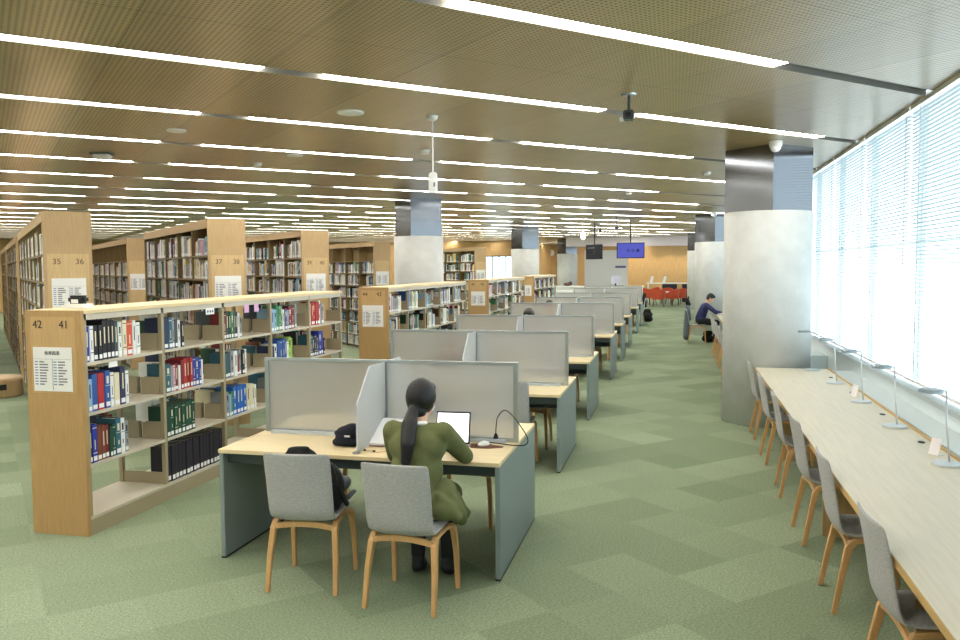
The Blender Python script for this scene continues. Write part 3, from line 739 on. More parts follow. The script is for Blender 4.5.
# socket plates and small acrylic cards
for i, y in enumerate((4.95, 6.2, 7.3, 8.5, 9.6)):
    o = MB().lathe((0, 0, 0), [(.036, 0), (.036, .004), (.03, .006)], BLACK if i != 2 else DARKPANEL, 20).build('power_socket'); o.location = (1.70, y, .7485); o.scale = (.6, 1, 1)
    tag(o, 'small dark oval socket plate set in the window bench, %s from the camera' % ORD[i], 'socket', 'sockets in the window bench')
for i, y in enumerate((5.8, 8.25)):
    t = thing('card_stand', 'small clear card stand on the bench, %s' % ('beside the nearest lamp' if i == 0 else 'beside the third lamp'), 'card stand', (1.66, y, .7485), -PI/2+.5)
    MB().add([(-.04, 0, 0), (.04, 0, 0), (.04, .03, .11), (-.04, .03, .11), (-.04, .003, 0), (.04, .003, 0), (.04, .033, .11), (-.04, .033, .11)], [(3,2,1,0),(4,5,6,7),(0,1,5,4),(1,2,6,5),(2,3,7,6),(3,0,4,7)], mat('clear_card', (236, 232, 236), .4)).build('card', t)
    MB().box(-.04, .04, -.0, .05, 0, .004, WHITE).build('foot', t)
#@@PART2
# ------------------------------------------------------------------ people (organic surfaces fused from tapered limbs)
from mathutils import Quaternion
def organic(name, shapes, mt, vox, parent=None, smooth=6):
    bm = bmesh.new()
    for sh in shapes:
        if sh[0] == 's':
            _, c, rad = sh[:3]; rot = Euler(sh[3]) if len(sh) > 3 else Euler((0, 0, 0))
            M = Matrix.Translation(c) @ rot.to_matrix().to_4x4() @ Matrix.Diagonal((*rad, 1)); bmesh.ops.create_icosphere(bm, subdivisions=3, radius=1, matrix=M)
        else:
            _, p, r0, q, r1 = sh; p, q = Vector(p), Vector(q); d = q-p; L = d.length; Rm = d.to_track_quat('Z', 'Y').to_matrix().to_4x4()
            prof = [(r0*math.cos(t), r0*math.sin(t)) for t in [math.radians(a) for a in (-90, -60, -30, 0)]]+[(r1*math.cos(t), L+r1*math.sin(t)) for t in [math.radians(a) for a in (0, 30, 60, 90)]]
            M = Matrix.Translation(p) @ Rm; n = 14; rings = []
            for (r, z) in prof:
                if r < 1e-6: rings.append([bm.verts.new(M @ Vector((0, 0, z)))])
                else: rings.append([bm.verts.new(M @ Vector((r*math.cos(2*PI*k/n), r*math.sin(2*PI*k/n), z))) for k in range(n)])
            for a, b in zip(rings, rings[1:]):
                for k in range(n):
                    k2 = (k+1) % n
                    if len(a) == 1: bm.faces.new((a[0], b[k2], b[k]))
                    elif len(b) == 1: bm.faces.new((a[k], a[k2], b[0]))
                    else: bm.faces.new((a[k], a[k2], b[k2], b[k]))
    bmesh.ops.recalc_face_normals(bm, faces=bm.faces)
    me = bpy.data.meshes.new(name); bm.to_mesh(me); bm.free(); o = bpy.data.objects.new(name, me); C.objects.link(o)
    md = o.modifiers.new('r', 'REMESH'); md.mode = 'VOXEL'; md.voxel_size = vox; md.use_smooth_shade = True
    sm = o.modifiers.new('s', 'SMOOTH'); sm.iterations = smooth; sm.factor = .5
    bpy.context.view_layer.update()
    m2 = bpy.data.meshes.new_from_object(o.evaluated_get(bpy.context.evaluated_depsgraph_get())); m2.name = name
    o.modifiers.clear(); o.data = m2; m2.materials.clear(); m2.materials.append(mt)
    m2.polygons.foreach_set('use_smooth', [True]*len(m2.polygons))
    if parent: o.parent = parent
    return o
SKIN = mat('skin', (226, 180, 152), .55)
HAIR = mat('black_hair', (14, 13, 13), .42, var=.3, vscale=30, stretch=(6, 6, .4), bump=.3, bscale=60)
def hand(w, d, s):
    """palm at wrist w pointing along d (unit), side s: thumb toward the other hand; fingers slightly curled on a surface"""
    w = Vector(w); d = Vector(d).normalized(); side = Vector((d.y, -d.x, 0)).normalized(); out = []
    out.append(('s', w+d*.045, (.036, .05, .015), (0, 0, math.atan2(-d.x, d.y))))
    for k, L in enumerate((.030, .034, .032, .025)):
        o_ = (k-1.5)*.0185; b = w+d*.082+side*o_; m1 = b+d*L+Vector((0, 0, .006)); e = m1+d*L*.75-Vector((0, 0, .016))
        out += [('c', w+d*.05+side*o_*.8, .0095, b, .0095), ('c', b, .0092, m1, .0085), ('c', m1, .0085, e, .0072)]
    t0 = w+d*.02-side*s*.026; t1 = t0+d*.035-side*s*.028; t2 = t1+d*.026-side*s*.006
    out += [('c', t0, .013, t1, .0105), ('c', t1, .0105, t2, .0085)]
    return out
def person(label, loc, rz, top, bottom, vox=.012, lean=0, elbowR=(.235, .29, .79), elbowL=(-.235, .29, .79), wristR=(.10, .52, .775), wristL=(-.10, .52, .775),
           head_turn=0, head_tilt=0, shoulder=.158, hairstyle='short', fine=False, mask=False, skirt=False, legc=None, sc=1.0, hy=.15, hz=1.185, fit=1.0, up=0, hb=1.0):
    r = thing('person', label, 'person', loc, rz)
    P = {}
    sh = lambda x, y, z: (x, y+lean*max(0, z-.56), z+up*(z > .8))
    neck = sh(0, .07, 1.03); hc = Vector(sh(0, hy, hz)); Rh = Euler((head_tilt, 0, head_turn)); Mh = Rh.to_matrix()
    H_ = lambda x, y, z: hc+Mh @ Vector((x, y, z))
    eR, eL, wR, wL = [Vector(v) for v in (elbowR, elbowL, wristR, wristL)]
    sR, sL = Vector(sh(shoulder, .05, .985)), Vector(sh(-shoulder, .05, .985))
    body = [('s', hc, (.074, .09, .108), tuple(Rh)), ('s', H_(0, .035, -.05), (.052, .055, .06), tuple(Rh)), ('c', sh(0, .05, .98), .05, H_(0, -.015, -.05), .052),
            ('s', sh(0, .035, .90), (.115, .072, .12)), ('s', (0, 0, .62), (.12, .085, .11)), ('c', (0, 0, .62), .09, sh(0, .025, .88), .085)]
    body += [('c', H_(0, .085, .0), .010, H_(0, .103, -.022), .012), ('s', H_(0, .083, -.052), (.024, .012, .009), tuple(Rh))]
    for s in (-1, 1):
        body += [('s', H_(s*.076, -.003, -.01), (.012, .02, .03), tuple(Rh)), ('s', H_(s*.03, .082, .012), (.014, .008, .006), tuple(Rh))]
    for S_, E_, W_, s in ((sR, eR, wR, 1), (sL, eL, wL, -1)):
        body += [('c', S_, .045, E_, .036), ('c', E_, .036, W_, .024)]; d = (W_-E_); d.z = 0; d = d.normalized(); body += hand(W_+d*.01, (d+Vector((-s*.15, .3, 0))), s)
    for s in (-1, 1):
        body += [('c', (s*.08, .0, .555), .085, (s*.10, .42, .52), .058), ('c', (s*.10, .42, .51), .055, (s*.10, .37, .10), .038), ('c', (s*.10, .36, .06), .035, (s*.11, .50, .04), .028)]
    organic('body', body, SKIN, .0075 if fine else vox, r, 3)
    # eyes and brows
    for s in (-1, 1):
        e = MB(); p = H_(s*.030, .0885, .012); e.bar(p-Mh @ Vector((.011, 0, 0)), p+Mh @ Vector((.011, 0, 0)), .006, .007, BLACK); e.build('eye', r)
    cl = [('s', sh(0, .03, .90), (.158*fit, .112, .13)), ('s', sh(0, .015, .78), (.142*fit, .112, .16)), ('c', (0, 0, .63), .13, sh(0, .02, .86), .122), ('c', sL, .058, sR, .058), ('s', sh(0, .045, .985), (.11, .08, .055)), ('s', (0, 0, .60), (.155, .12, .10))]
    for S_, E_, W_ in ((sR, eR, wR), (sL, eL, wL)):
        W2 = E_+(W_-E_)*.93; cl += [('c', S_, .064*fit**.5, S_+(E_-S_)*.5, .060*fit**.5), ('c', S_+(E_-S_)*.5, .060*fit**.5, E_, .053), ('s', E_, (.052, .052, .05)), ('c', E_, .048, W2, .036)]
    organic('jacket' if skirt else 'sweater', cl, top, vox*.9, r, 14)
    if skirt:
        sk = [('s', (0, .0, .60), (.165, .13, .11)), ('s', (0, .05, .555), (.19, .17, .065)), ('c', (-.09, .05, .55), .105, (-.11, .40, .53), .085), ('c', (.09, .05, .55), .105, (.11, .40, .53), .085), ('s', (0, .25, .555), (.16, .22, .06)), ('s', (.13, .08, .63), (.10, .13, .09)), ('s', (.17, .10, .56), (.09, .14, .08)),
              ('c', (.16, -.02, .56), .075, (.235, .05, .52), .055), ('c', (.235, .05, .54), .05, (.255, .10, .46), .040), ('c', (.20, .16, .54), .06, (.245, .20, .46), .040), ('c', (.18, .02, .66), .03, (.27, .08, .50), .03), ('c', (.15, -.05, .64), .03, (.25, .0, .50), .034), ('c', (.16, .1, .62), .03, (.27, .18, .48), .028)]
        organic('skirt', sk, bottom, .010, r, 9)
        organic('collar', [('c', sh(-.045, .03, 1.035), .014, sh(0, .0, 1.045), .015), ('c', sh(0, .0, 1.045), .015, sh(.05, .035, 1.04), .016)], WHITE, .008, r, 2)
    lg = []
    for s in (-1, 1):
        if not skirt: lg += [('c', (s*.08, .0, .56), .10, (s*.10, .42, .525), .07)]
        lg += [('c', (s*.10, .41, .515), .066, (s*.10, .37, .12), .046)]
    if not skirt: lg += [('s', (0, 0, .58), (.16, .12, .10))]
    organic('tights' if skirt else 'trousers', lg, legc or bottom, .012, r)
    for s in (-1, 1): organic('shoe', [('c', (s*.10, .355, .055), .043, (s*.115, .50, .038), .034), ('s', (s*.11, .44, .02), (.045, .11, .018)), ('c', (s*.10, .36, .06), .042, (s*.10, .365, .11), .042)], BLACK, .008, r, 3)
    hr = [('s', H_(0, -.018, .018), (.086*hb, .095*hb, .110*hb), tuple(Rh)), ('s', H_(0, .045, .072), (.066, .05, .045), tuple(Rh))]
    if hairstyle == 'ponytail':
        hr += [('s', H_(0, -.06, -.07), (.062, .045, .05), tuple(Rh)), ('s', H_(0, -.095, -.06), (.036, .032, .034), tuple(Rh)), ('c', H_(0, -.11, -.06), .032, H_(.025, -.19, -.14), .048), ('c', H_(.025, -.19, -.14), .048, H_(.05, -.25, -.25), .046), ('c', H_(.05, -.25, -.25), .046, H_(.05, -.265, -.385), .022),
               ('c', H_(.0, -.2, -.15), .026, H_(.025, -.262, -.36), .012), ('c', H_(.045, -.2, -.15), .026, H_(.07, -.265, -.38), .010)]
    else: hr += [('s', H_(0, -.04, -.03), (.074, .06, .06), tuple(Rh)), ('s', H_(.055, .0, .03), (.026, .045, .05), tuple(Rh)), ('s', H_(-.055, .0, .03), (.026, .045, .05), tuple(Rh))]
    organic('hair', hr, HAIR, .008, r, 3)
    if mask:
        organic('face_mask', [('s', H_(0, .072, -.045), (.052, .042, .042), tuple(Rh))], WHITE, .008, r, 2)
        for s in (-1, 1): MB().tube([H_(s*.052, .072, -.03), H_(s*.078, .03, -.015), H_(s*.084, .0, 0)], .0022, WHITE, 6).build('mask_strap', r)
    return r
OLIVE = mat('olive_cloth', (104, 108, 68), .9, var=.12, vscale=14, bump=.35, bscale=22)
person('woman with a black ponytail in an olive green dress typing on a laptop', (-1.505, 4.60, 0), math.radians(2), OLIVE, OLIVE, .010, elbowR=(.235, .32, .80), wristR=(.09, .58, .81), elbowL=(-.215, .27, .80), wristL=(-.08, .54, .81), fit=1.16, up=.02,
       head_turn=-.22, head_tilt=-.12, hairstyle='ponytail', fine=True, mask=True, skirt=True, legc=mat('black_tights', (26, 26, 30), .7), shoulder=.155, hz=1.165, hb=1.08)
NAVY = mat('navy_sweater', (52, 56, 100), .9, bump=.3, bscale=40)
DKTR = mat('dark_trousers', (34, 36, 42), .9)
person('man in a navy sweater bent over papers at the far window bench', (.66, 21.75, 0), -PI/2, NAVY, DKTR, .012, lean=.22, elbowR=(.2, .38, .80), elbowL=(-.2, .38, .80), wristR=(.06, .52, .79), wristL=(-.06, .50, .79), head_tilt=-.6, hy=.12, hz=1.16)
person('person with short black hair seen blurred through the second desk screen', (-2.52, FR[1]+1.42, 0), PI+.05, mat('dark_grey_top', (60, 58, 64), .9), DKTR, .014, head_tilt=-.4, hy=.22, hz=1.09)
person('person whose black hair shows above the third desk screen', (-2.10, FR[2]+1.55, 0), PI, DKTR, DKTR, .014, head_tilt=-.2, hz=1.26)
person('person whose black hair barely shows above the fourth desk screen', (-2.37, FR[3]+1.52, 0), PI, DKTR, DKTR, .014, head_tilt=-.4, hz=1.225)
place_chair(.58, 21.75, -PI/2, 'grey oak leg chair under the man in the navy sweater', 'grey chairs at the far window bench')
# coat draped over his chair
COAT = mat('grey_coat', (96, 104, 112), .95, bump=.4, bscale=30)
o = organic('coat', [('c', (.37, 21.58, .86), .05, (.37, 21.92, .86), .05), ('c', (.34, 21.6, .82), .055, (.32, 21.62, .2), .08), ('c', (.33, 21.75, .84), .06, (.31, 21.77, .14), .085), ('c', (.34, 21.9, .82), .055, (.33, 21.9, .25), .075), ('s', (.34, 21.75, .93), (.06, .2, .07)), ('c', (.37, 21.62, .86), .04, (.40, 21.62, .62), .04)], COAT, .015)
tag(o, 'long grey coat draped over the back of the seated man\'s chair', 'coat')
o = organic('scarf', [('s', (.34, 21.75, 1.05), (.06, .12, .07)), ('c', (.34, 21.72, 1.08), .04, (.36, 21.76, 1.19), .02), ('s', (.36, 21.72, 1.0), (.07, .1, .05))], BLACKCLOTH, .012)
tag(o, 'black scarf bundled on top of the grey coat', 'scarf')
o = organic('bag', [('c', (.80, 21.95, .09), .09, (.93, 21.95, .09), .09), ('c', (.82, 21.95, .22), .08, (.92, 21.95, .24), .07)], BLACKCLOTH, .014); tag(o, 'black bag on the floor beside the feet of the man in navy', 'bag')
t = thing('open_book', 'open white book on the far bench in front of the man in navy', 'book', (1.14, 21.75, .7485), -PI/2)
MB().box(-.21, .21, -.14, .14, 0, .006, BLACK).build('cover', t)
for s in (-1, 1): MB().prism([(s*.002, .0065), (s*.2, .0065), (s*.2, .014), (s*.1, .03), (s*.01, .018)], 'y', -.135, .135, PAPER).build('page_block', t)
# ------------------------------------------------------------------ on the first desk
DT = .7655
t = thing('laptop', 'small open laptop with a blank white screen in front of the woman', 'laptop', (-1.49, 5.37, DT), math.radians(2))
b = MB().box(-.125, .125, -.21, 0, 0, .013, mat('laptop_silver', (196, 198, 202), .35, metal=.5)).build('base', t, bevel=.002)
kb = MB()
for i in range(5):
    for j in range(13): kb.box(-.108+j*.0168, -.108+j*.0168+.0145, -.045-i*.0168, -.045-i*.0168+.0145, .013, .0148, mat('key_grey', (60, 62, 66), .5))
kb.build('keyboard', b)
MB().box(-.035, .035, -.2, -.145, .013, .0134, mat('trackpad', (180, 182, 186), .3)).build('trackpad', b)
sc = MB().prism([(0, .012), (.055, .225), (.048, .227), (-.008, .013)], 'x', -.122, .122, BLACK).build('screen', t)
SCR = mat('screen_glow', (240, 246, 255), .4, emit=1.3)
k = (.055-.0)/(.225-.012)
MB().add([(-.112, -.0085+.012*k+0.000, .026), (.112, -.0085+.012*k, .026), (.112, -.0095+.20*k, .217), (-.112, -.0095+.20*k, .217)], [(0, 1, 2, 3)], SCR).build('display', sc)
t = thing('mouse', 'white computer mouse on the brown mat beside the laptop', 'mouse', (-1.27, 5.385, DT+.0045), -.5)
bm_ = MB(); bm_.lathe((0, 0, 0), [(.03, 0), (.034, .008), (.030, .02), (.016, .029), (.0, .031)], WHITE, 20); o = bm_.build('body', t, smooth=True); o.scale = (.95, 1.55, 1)
MB().box(-.003, .003, .02, .036, .018, .0305, GREYINK).build('wheel', t)
mb = MB(); pts = []
rr_ = random.Random(5)
for i in range(18): a = 2*PI*i/18; q = 1+.16*math.sin(3*a+1)+.08*math.sin(5*a); pts.append((.115*q*math.cos(a), .072*q*math.sin(a)))
mb.prism(pts, 'z', 0, .003, mat('brown_leather', (104, 62, 42), .6)); o = mb.build('mouse_mat'); o.location = (-1.265, 5.38, DT); o.rotation_euler.z = -.15; tag(o, 'irregular brown leather mat under the white mouse', 'mouse mat')
# power cord looping up from the rail and back to the laptop
def spline(pts, n=8):
    P = [Vector(p) for p in pts]; out = []
    for i in range(len(P)-1):
        p0, p1, p2, p3 = P[max(i-1, 0)], P[i], P[i+1], P[min(i+2, len(P)-1)]
        for k in range(n):
            t = k/n; out.append(.5*((2*p1)+(-p0+p2)*t+(2*p0-5*p1+4*p2-p3)*t*t+(-p0+3*p1-3*p2+p3)*t**3))
    return out+[P[-1]]
t = thing('cord', 'black power cord looping up from the desk rail beside the laptop', 'cord', (.025, 0, .025))
o = MB().tube(spline([(-1.245, 5.545, .80), (-1.238, 5.53, .86), (-1.215, 5.48, .93), (-1.16, 5.44, .985), (-1.10, 5.42, .955), (-1.02, 5.40, .86), (-.985, 5.38, .80), (-1.0, 5.38, .765), (-1.05, 5.40, .752), (-1.14, 5.43, .748), (-1.24, 5.475, .746), (-1.33, 5.47, .746), (-1.345, 5.35, .748)]), .0038, BLACK, 6).build('cable', t, smooth=True)
MB().tube([(-1.245, 5.547, .763), (-1.245, 5.547, .782), (-1.245, 5.546, .80)], [.019, .015, .006], BLACK, 10).build('plug', t)
# knit cap
o = organic('knit_cap', [('s', (-2.25, 5.42, .742+.072), (.098, .09, .062)), ('s', (-2.23, 5.44, .742+.095), (.07, .07, .05)), ('c', (-2.32, 5.36, .768), .027, (-2.18, 5.35, .768), .027), ('s', (-2.25, 5.38, .775), (.09, .085, .034)), ('c', (-2.32, 5.37, .83), .018, (-2.22, 5.335, .82), .014)], mat('navy_knit', (16, 20, 34), .95, bump=.5, bscale=120), .008, None, 3)
cap = thing('cap', 'black knitted cap with a small white mark lying on the desk', 'cap', (.04, -.17, .0245)); o.name = 'cap_body'; o.parent = cap
MB().box(-2.238, -2.20, 5.310, 5.318, .815, .826, WHITE).build('white_mark', cap)
# binder and odds on the desk
t = thing('ring_binder', 'white open binder of paper leaning beside the woman\'s left arm', 'binder', (-1.96, 5.33, DT))
MB().prism([(-.12, .004), (.17, .13), (.168, .135), (-.122, .009)], 'x', -.10, .18, mat('binder_pink', (150, 96, 110), .6)).build('cover', t)
MB().prism([(-.118, .0095), (.165, .1345), (.162, .15), (-.12, .025)], 'x', -.095, .175, PAPER).build('pages', t)
MB().box(-.1, .18, .13, .17, 0, .09, mat('binder_grey', (200, 204, 208), .6)).build('stand', t)
t = thing('earphones', 'beige earphones with a loop of wire near the desk edge', 'earphones', (-1.96, 5.07, DT))
MB().tube(spline([(-.06, 0, .004), (-.03, .03, .004), (.01, .015, .004), (0, -.02, .004), (.04, -.02, .004), (.09, .01, .004), (.14, .0, .004)]), .003, mat('beige_wire', (220, 190, 160), .6), 6).build('wire', t)
for p in ((-.06, 0, .008), (.015, -.02, .008)): MB().lathe(p, [(.0, -.008), (.009, -.004), (.009, .004), (.0, .008)], BLACK, 12).build('earpiece', t)
# backpack on the left chair
t = thing('backpack', 'black backpack with a grey pocket lying on the left grey chair', 'backpack', (0, 0, 0))
organic('body', [('s', (-2.24, 4.66, .64), (.19, .12, .17)), ('s', (-2.27, 4.62, .78), (.13, .08, .105)), ('s', (-2.12, 4.66, .62), (.12, .10, .17)), ('c', (-2.33, 4.6, .865), .022, (-2.22, 4.6, .875), .022), ('s', (-2.2, 4.74, .53), (.18, .14, .05))], BLACKCLOTH, .012, t)
organic('pocket', [('s', (-2.04, 4.74, .63), (.045, .07, .055), (0, .6, 0)), ('c', (-2.0, 4.72, .55), .018, (-1.98, 4.78, .575), .015)], mat('grey_nylon', (84, 90, 98), .7), .008, t)
organic('strap', [('c', (-2.06, 4.60, .78), .016, (-2.03, 4.62, .66), .016), ('c', (-2.03, 4.62, .66), .016, (-1.99, 4.68, .52), .018)], BLACK, .007, t)
# bag on floor near the seventh desk and coat over chair there
o = organic('rucksack', [('c', (-1.0, 29.6, .11), .11, (-.84, 29.6, .11), .11), ('c', (-1.0, 29.62, .26), .11, (-.85, 29.62, .26), .11), ('c', (-.98, 29.62, .39), .08, (-.88, 29.62, .39), .08), ('s', (-.92, 29.5, .18), (.14, .09, .13))], BLACKCLOTH, .014); tag(o, 'black rucksack standing on the carpet at the end of the desk row', 'bag')
o = organic('jacket', [('s', (-1.02, 28.85, .86), (.07, .2, .22)), ('c', (-1.0, 28.8, 1.0), .06, (-.98, 28.9, .6), .06)], BLACKCLOTH, .014); tag(o, 'black jacket hanging beside the farthest desk screen above the rucksack', 'jacket')
place_chair(-1.24, 28.87, PI/2, 'grey chair at the far end of the desk row under the black jacket', G1)
# ------------------------------------------------------------------ ceiling fittings
def tagz(o, l, c, g=None): return tag(o, l, c, g)
for (x, y, r_, lab) in ((-2.97, 7.23, .125, 'largest white disc speaker in the ceiling left of the hanging white device'), (-5.11, 7.67, .10, 'white ceiling disc at the left near the white emergency light box'), (-4.78, 9.75, .10, 'small white ceiling disc farther back in the middle left')):
    o = MB().lathe((0, 0, 0), [(r_*.9, -.018), (r_, -.012), (r_, 0)], WHITE, 32).build('ceiling_speaker'); o.location = (x, y, H); tag(o, lab, 'ceiling speaker', 'ceiling discs')
for (x, y, lab) in ((-3.04, 9.79, 'white smoke detector behind the hanging white device'), (-5.64, 10.34, 'white smoke detector at the far left of the ceiling'), (.48, 13.3, 'white smoke detector left of the round column'), (-.9, 16.5, 'white smoke detector over the middle aisle')):
    t = thing('smoke_detector', lab, 'smoke detector', (x, y, H)); MB().lathe((0, 0, 0), [(.035, -.05), (.055, -.04), (.055, -.018)], WHITE, 20).build('cap', t); MB().lathe((0, 0, 0), [(.06, -.018), (.065, 0)], WHITE, 20).build('base', t)
t = thing('emergency_light', 'white box emergency light mounted under the ceiling at the left', 'emergency light', (-7.0, 8.91, H), PI/4-.6)
MB().box(-.12, .12, -.08, .08, -.02, 0, DARKPANEL).build('mounting_plate', t); MB().box(-.11, .11, -.07, .07, -.075, -.02, WHITE).build('housing', t, bevel=.02)
def dome(x, y, lab):
    t = thing('dome_camera', lab, 'camera', (x, y, H)); MB().lathe((0, 0, 0), [(.0, -.13), (.035, -.12), (.06, -.09), (.068, -.055)], WHITE, 24).build('dome', t, smooth=True); MB().lathe((0, 0, 0), [(.075, -.055), (.078, 0)], WHITE, 24).build('base', t)
dome(1.15, 10.25, 'white dome camera on the ceiling in front of the near round column'); dome(1.05, 23.5, 'white dome camera on the ceiling before the second round column')
def hang_cam(x, y, lab, drop=.14):
    t = thing('security_camera', lab, 'camera', (x, y, H))
    MB().lathe((0, 0, 0), [(.06, -.012), (.065, 0)], ALU, 20).build('mount_plate', t); MB().tube([(0, 0, -.012), (0, 0, -drop)], .012, DARKPANEL, 10).build('stem', t)
    MB().box(-.045, .045, -.06, .06, -drop-.08, -drop, DARKPANEL).build('housing', t, bevel=.01); MB().tube([(0, -.06, -drop-.045), (0, -.085, -drop-.045)], .025, BLACK, 14).build('lens', t); MB().box(-.075, -.045, -.03, .02, -drop-.085, -drop-.055, WHITE).build('bracket', t)
hang_cam(-.39, 7.12, 'small dark camera hanging on a short stem from the near ceiling'); hang_cam(-1.65, 24.1, 'small dark camera hanging on a longer stem over the far desks', .3); hang_cam(-2.3, 26, 'tiny dark camera hanging left of the far ceiling camera', .3)
def pendant(x, y, z0, lab, boxy=True):
    t = thing('hanging_sensor', lab, 'hanging device', (x, y, 0)); MB().lathe((0, 0, H), [(.015, -.05), (.05, -.03), (.058, 0)], WHITE, 20).build('canopy', t)
    MB().tube([(0, 0, H-.05), (0, 0, z0+.2)], .008, WHITE, 8).build('rod', t)
    MB().box(-.04, .04, -.025, .025, z0, z0+.2, WHITE).build('housing', t, bevel=.012); MB().box(.012, .028, -.027, -.024, z0+.06, z0+.1, GREYINK).build('port', t)
pendant(-2.29, 7.63, 2.72, 'white slim device hanging from the ceiling on a white rod')
t = thing('hanging_lamp', 'bright white globe hanging from the ceiling over the far desks', 'lamp', (-2.62, 24, 0)); MB().tube([(0, 0, H), (0, 0, 3.06)], .012, WHITE, 8).build('rod', t)
MB().lathe((0, 0, 2.9), [(.0, -.12), (.05, -.10), (.07, -.05), (.07, .05), (.05, .10), (.0, .12)], mat('globe_light', (255, 252, 244), .4, emit=2), 20).build('globe', t, smooth=True)
# ------------------------------------------------------------------ far end
BLUE = mat('screen_blue', (62, 68, 160), .3, emit=.4); DSC = mat('screen_dark', (34, 40, 50), .2)
def monitor(x, y, z, w_, h_, rz, scr, lab, marks):
    t = thing('hanging_monitor', lab, 'monitor', (x, y, z), rz)
    MB().box(-w_/2, w_/2, 0, .06, -h_/2, h_/2, BLACK if scr is DSC else mat('navy_bezel', (36, 34, 80), .4)).build('housing', t, bevel=.006)
    d = MB().box(-w_/2+.03, w_/2-.03, -.004, .0, -h_/2+.03, h_/2-.03, scr).build('display', t)
    MB().tube([(0, .05, h_/2-.02), (0, .05, H-z)], .02, BLACK, 10).build('ceiling_pole', t)
    if marks:
        mb = MB()
        for i, xx in enumerate((-.08, .08, .24)):
            n = 20; ring = []
            ro = .055
            if i < 2:
                vs = []; fs = []
                for k in range(n): a = 2*PI*k/n; vs += [(xx+ro*math.cos(a), -.0055, ro*math.sin(a)), (xx+(ro-.018)*math.cos(a), -.0055, (ro-.018)*math.sin(a))]
                for k in range(n): a, b = 2*k, 2*((k+1) % n); fs.append((a, b, b+1, a+1))
                mb.add(vs, fs, mat('mark_navy', (22, 22, 90), .5)); mb.box(xx-.02, xx+.02, -.006, -.005, -.008, .008, MC['mark_navy'])
            else: mb.add([(xx+ro*math.cos(2*PI*k/n), -.0055, ro*math.sin(2*PI*k/n)) for k in range(n)], [tuple(range(n))], MC['mark_navy'])
        mb.build('screen_marks', d)
    else:
        mb = MB(); mb.box(-.3, .05, -.0055, -.005, .12, .15, GREYINK); mb.box(-.1, .1, -.0055, -.005, -.1, .06, BLACK); mb.build('screen_marks', d)
monitor(-1.45, 28, 2.525, .93, .53, .05, BLUE, 'blue lit ceiling hung monitor with three round dark marks', True)
monitor(-2.70, 28, 2.49, .80, .50, -.75, DSC, 'dark ceiling hung monitor turned aside, left of the blue one', False)
t = thing('partition_wall', 'white freestanding wall behind the hanging monitors at the far end', 'partition', (-3.6, 44.3, 0)); MB().box(-1.15, 1.15, 0, .12, 0, 2.86, WHITEWALL).build('panel', t)
MB().box(.5, 1.06, -.02, -.001, 1.9, 2.01, mat('sign_violet', (96, 92, 132), .5)).build('sign_plate', t)
t = thing('wall_clock', 'round white clock high on the far oak wall', 'clock', (-8.17, 54.95, 2.92)); bpy_m = Matrix.Rotation(PI/2, 4, 'X')
MB().lathe((0, 0, 0), [(.22, 0), (.22, .04), (.2, .045)], WHITE, 28, bpy_m).build('face', t); mb = MB(); mb.box(-.006, .006, -.05, -.047, 0, .15, INK); mb.box(0, .1, -.05, -.047, -.006, .006, INK); mb.build('hands', t)
o = struct(MB().box(-9.1, -8.75, 54.9, 54.98, 0, 2.6, mat('blue_door', (84, 96, 130), .5)).build('door_2'))
t = thing('service_counter', 'long white service counter behind the far end of the desks', 'counter', (-3.8, 38.6, 0)); MB().box(-2.4, 2.4, 0, .7, 1.0, 1.06, WHITE).build('counter_top', t); MB().box(-2.35, 2.35, .1, .6, 0, 1.0, WHITEWALL).build('front_panel', t)
t = thing('computer_screen', 'pale screen standing on the far service counter', 'screen', (-2.7, 38.8, 1.0605)); MB().box(-.22, .22, 0, .04, .12, .48, mat('pale_lilac', (190, 192, 214), .5)).build('display', t); MB().box(-.04, .04, .01, .05, 0, .13, BLACK).build('stand', t); MB().box(-.28, .36, -.02, .3, 0, .02, BLACK).build('foot', t)
o = organic('box_of_papers', [('s', (-5.0, 38.9, 1.14), (.2, .12, .08)), ('s', (-4.85, 38.9, 1.18), (.1, .1, .11))], mat('brown_heap', (90, 70, 60), .8), .02); tag(o, 'dark brown bundle on the far service counter at its left end', 'bundle')
t = thing('lounge_counter', 'white high table behind the red armchairs', 'table', (-.2, 46, 0)); MB().box(-1.3, 1.15, 0, .6, 1.0, 1.06, WHITE).build('counter_top', t)
for xx in (-1.25, -.05, 1.05): MB().box(xx, xx+.06, .1, .5, 0, 1.0, WHITEWALL).build('leg', t)
for xx, ww in ((-.45, .8), (.62, .35)): MB().box(xx, xx+ww, .08, .2, .25 if ww > .5 else 0, .99, mat('dark_navy_panel', (30, 34, 48), .6)).build('dark_panel', t)
for i, xx in enumerate((-1.35, -.65)):
    o = MB().prism([(0, 0), (.16, .0), (.24, .36), (.1, .36)], 'y', 46.2, 46.22, PAPER).build('notice_card'); o.location = (xx, 0, 1.0605); tag(o, 'white leaning card on the white high table, %s one' % ('left' if i == 0 else 'right'), 'card', 'cards on the high table')
RED = mat('red_upholstery', (196, 78, 46), .6)
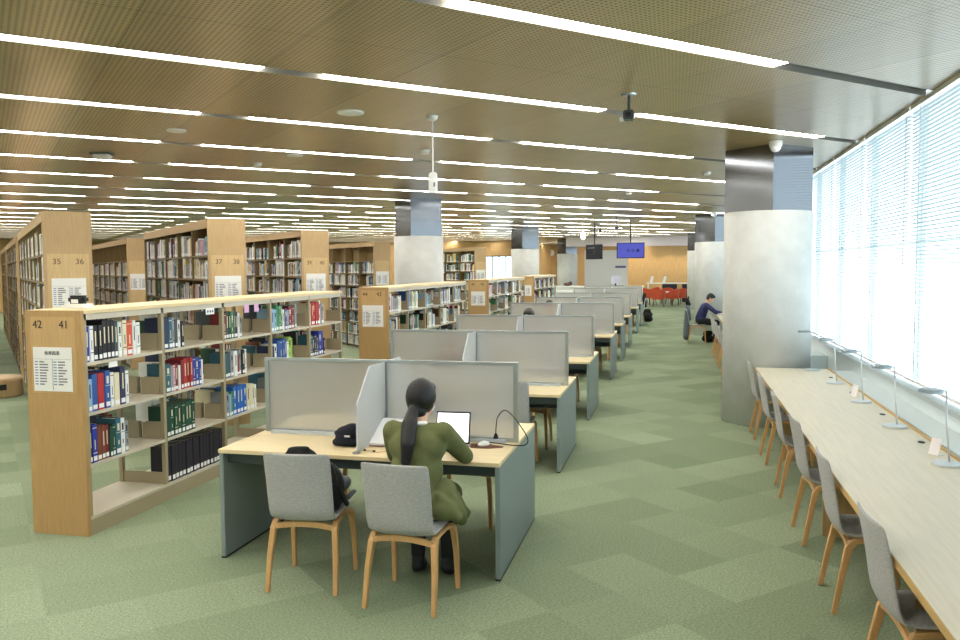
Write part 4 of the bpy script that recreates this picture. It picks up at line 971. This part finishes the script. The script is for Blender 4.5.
def armchair():
    r = thing('armchair', '', 'armchair'); n = 14
    vs = []; fs = []
    for k in range(n+1):
        a = math.radians(-20+220*k/n); hgt = .62+.24*max(0, math.sin(a))**.7; c_, s_ = math.cos(a), math.sin(a)
        for (rad, z) in ((.33, .36), (.33+.04, hgt), (.27+.04, hgt), (.26, .36)): vs.append((rad*c_, -rad*s_, z))
    for k in range(n):
        for j in range(4): a = k*4+j; b = k*4+(j+1) % 4; fs.append((a, b, b+4, a+4))
    fs += [(3, 2, 1, 0), tuple(range(n*4, n*4+4))]
    MB().add(vs, fs, RED).build('backrest', r, smooth=False)
    MB().lathe((0, 0, .36), [(.28, 0), (.31, .03), (.31, .07), (.27, .1)], RED, 20).build('seat', r)
    for sx in (-1, 1):
        for sy in (-1, 1): MB().tube([(sx*.2, sy*.2, .36), (sx*.25, sy*.25, 0)], [.02, .014], mat('dark_wood', (90, 50, 34), .5), 8).build('leg', r)
    return r
a0 = armchair(); bpy.context.view_layer.update()
for i, (x, y, rz, lab) in enumerate([(-.75, 40.6, 0, 'red armchair nearest of the lounge group, back to the camera'), (.02, 41.6, .9, 'red armchair in the middle of the lounge group'), (.45, 42.6, .6, 'red armchair at the right end of the lounge group'), (-1.3, 42.4, -.7, 'red armchair at the left end of the lounge group'), (-.3, 43.2, 3.0, 'red armchair behind the middle of the lounge group'), (-1.1, 44.3, 2.4, 'red armchair farthest back beside the white high table')]):
    o = a0 if i == 0 else copy_tree(a0); o.location = (x*.85-.12, y, 0); o.rotation_euler = (0, 0, rz); tag(o, lab, 'armchair', 'red armchairs in the lounge')
t = thing('round_table', 'small pale round table among the red armchairs', 'table', (-.35, 42.2, 0)); MB().lathe((0, 0, 0), [(.3, .66), (.3, .69)], WHITE, 24).build('table_top', t); MB().tube([(0, 0, 0), (0, 0, .66)], .03, ALU).build('pole', t); MB().lathe((0, 0, 0), [(.2, 0), (.2, .02)], ALU, 24).build('base', t)
# spot lamps washing the lounge wall, lamps in the bulkhead zone
for i, x in enumerate((-3.6, -1.75, -.3, 1.0)):
    t = thing('wall_spotlight', 'small ceiling downlight washing the far lounge wall, %s of four' % ORD[i], 'spotlight', (x, 54.0, H)); MB().lathe((0, 0, 0), [(.06, -.03), (.07, 0)], WHITE, 16).build('housing', t)
    ld = bpy.data.lights.new('spot', 'SPOT'); ld.energy = 45; ld.spot_size = 1.3; ld.color = (1, .86, .62); ld.shadow_soft_size = .05; lo = bpy.data.objects.new('light_source', ld); C.objects.link(lo); lo.parent = t; lo.location = (0, 0, -.06); lo.rotation_euler = (.35, 0, 0)
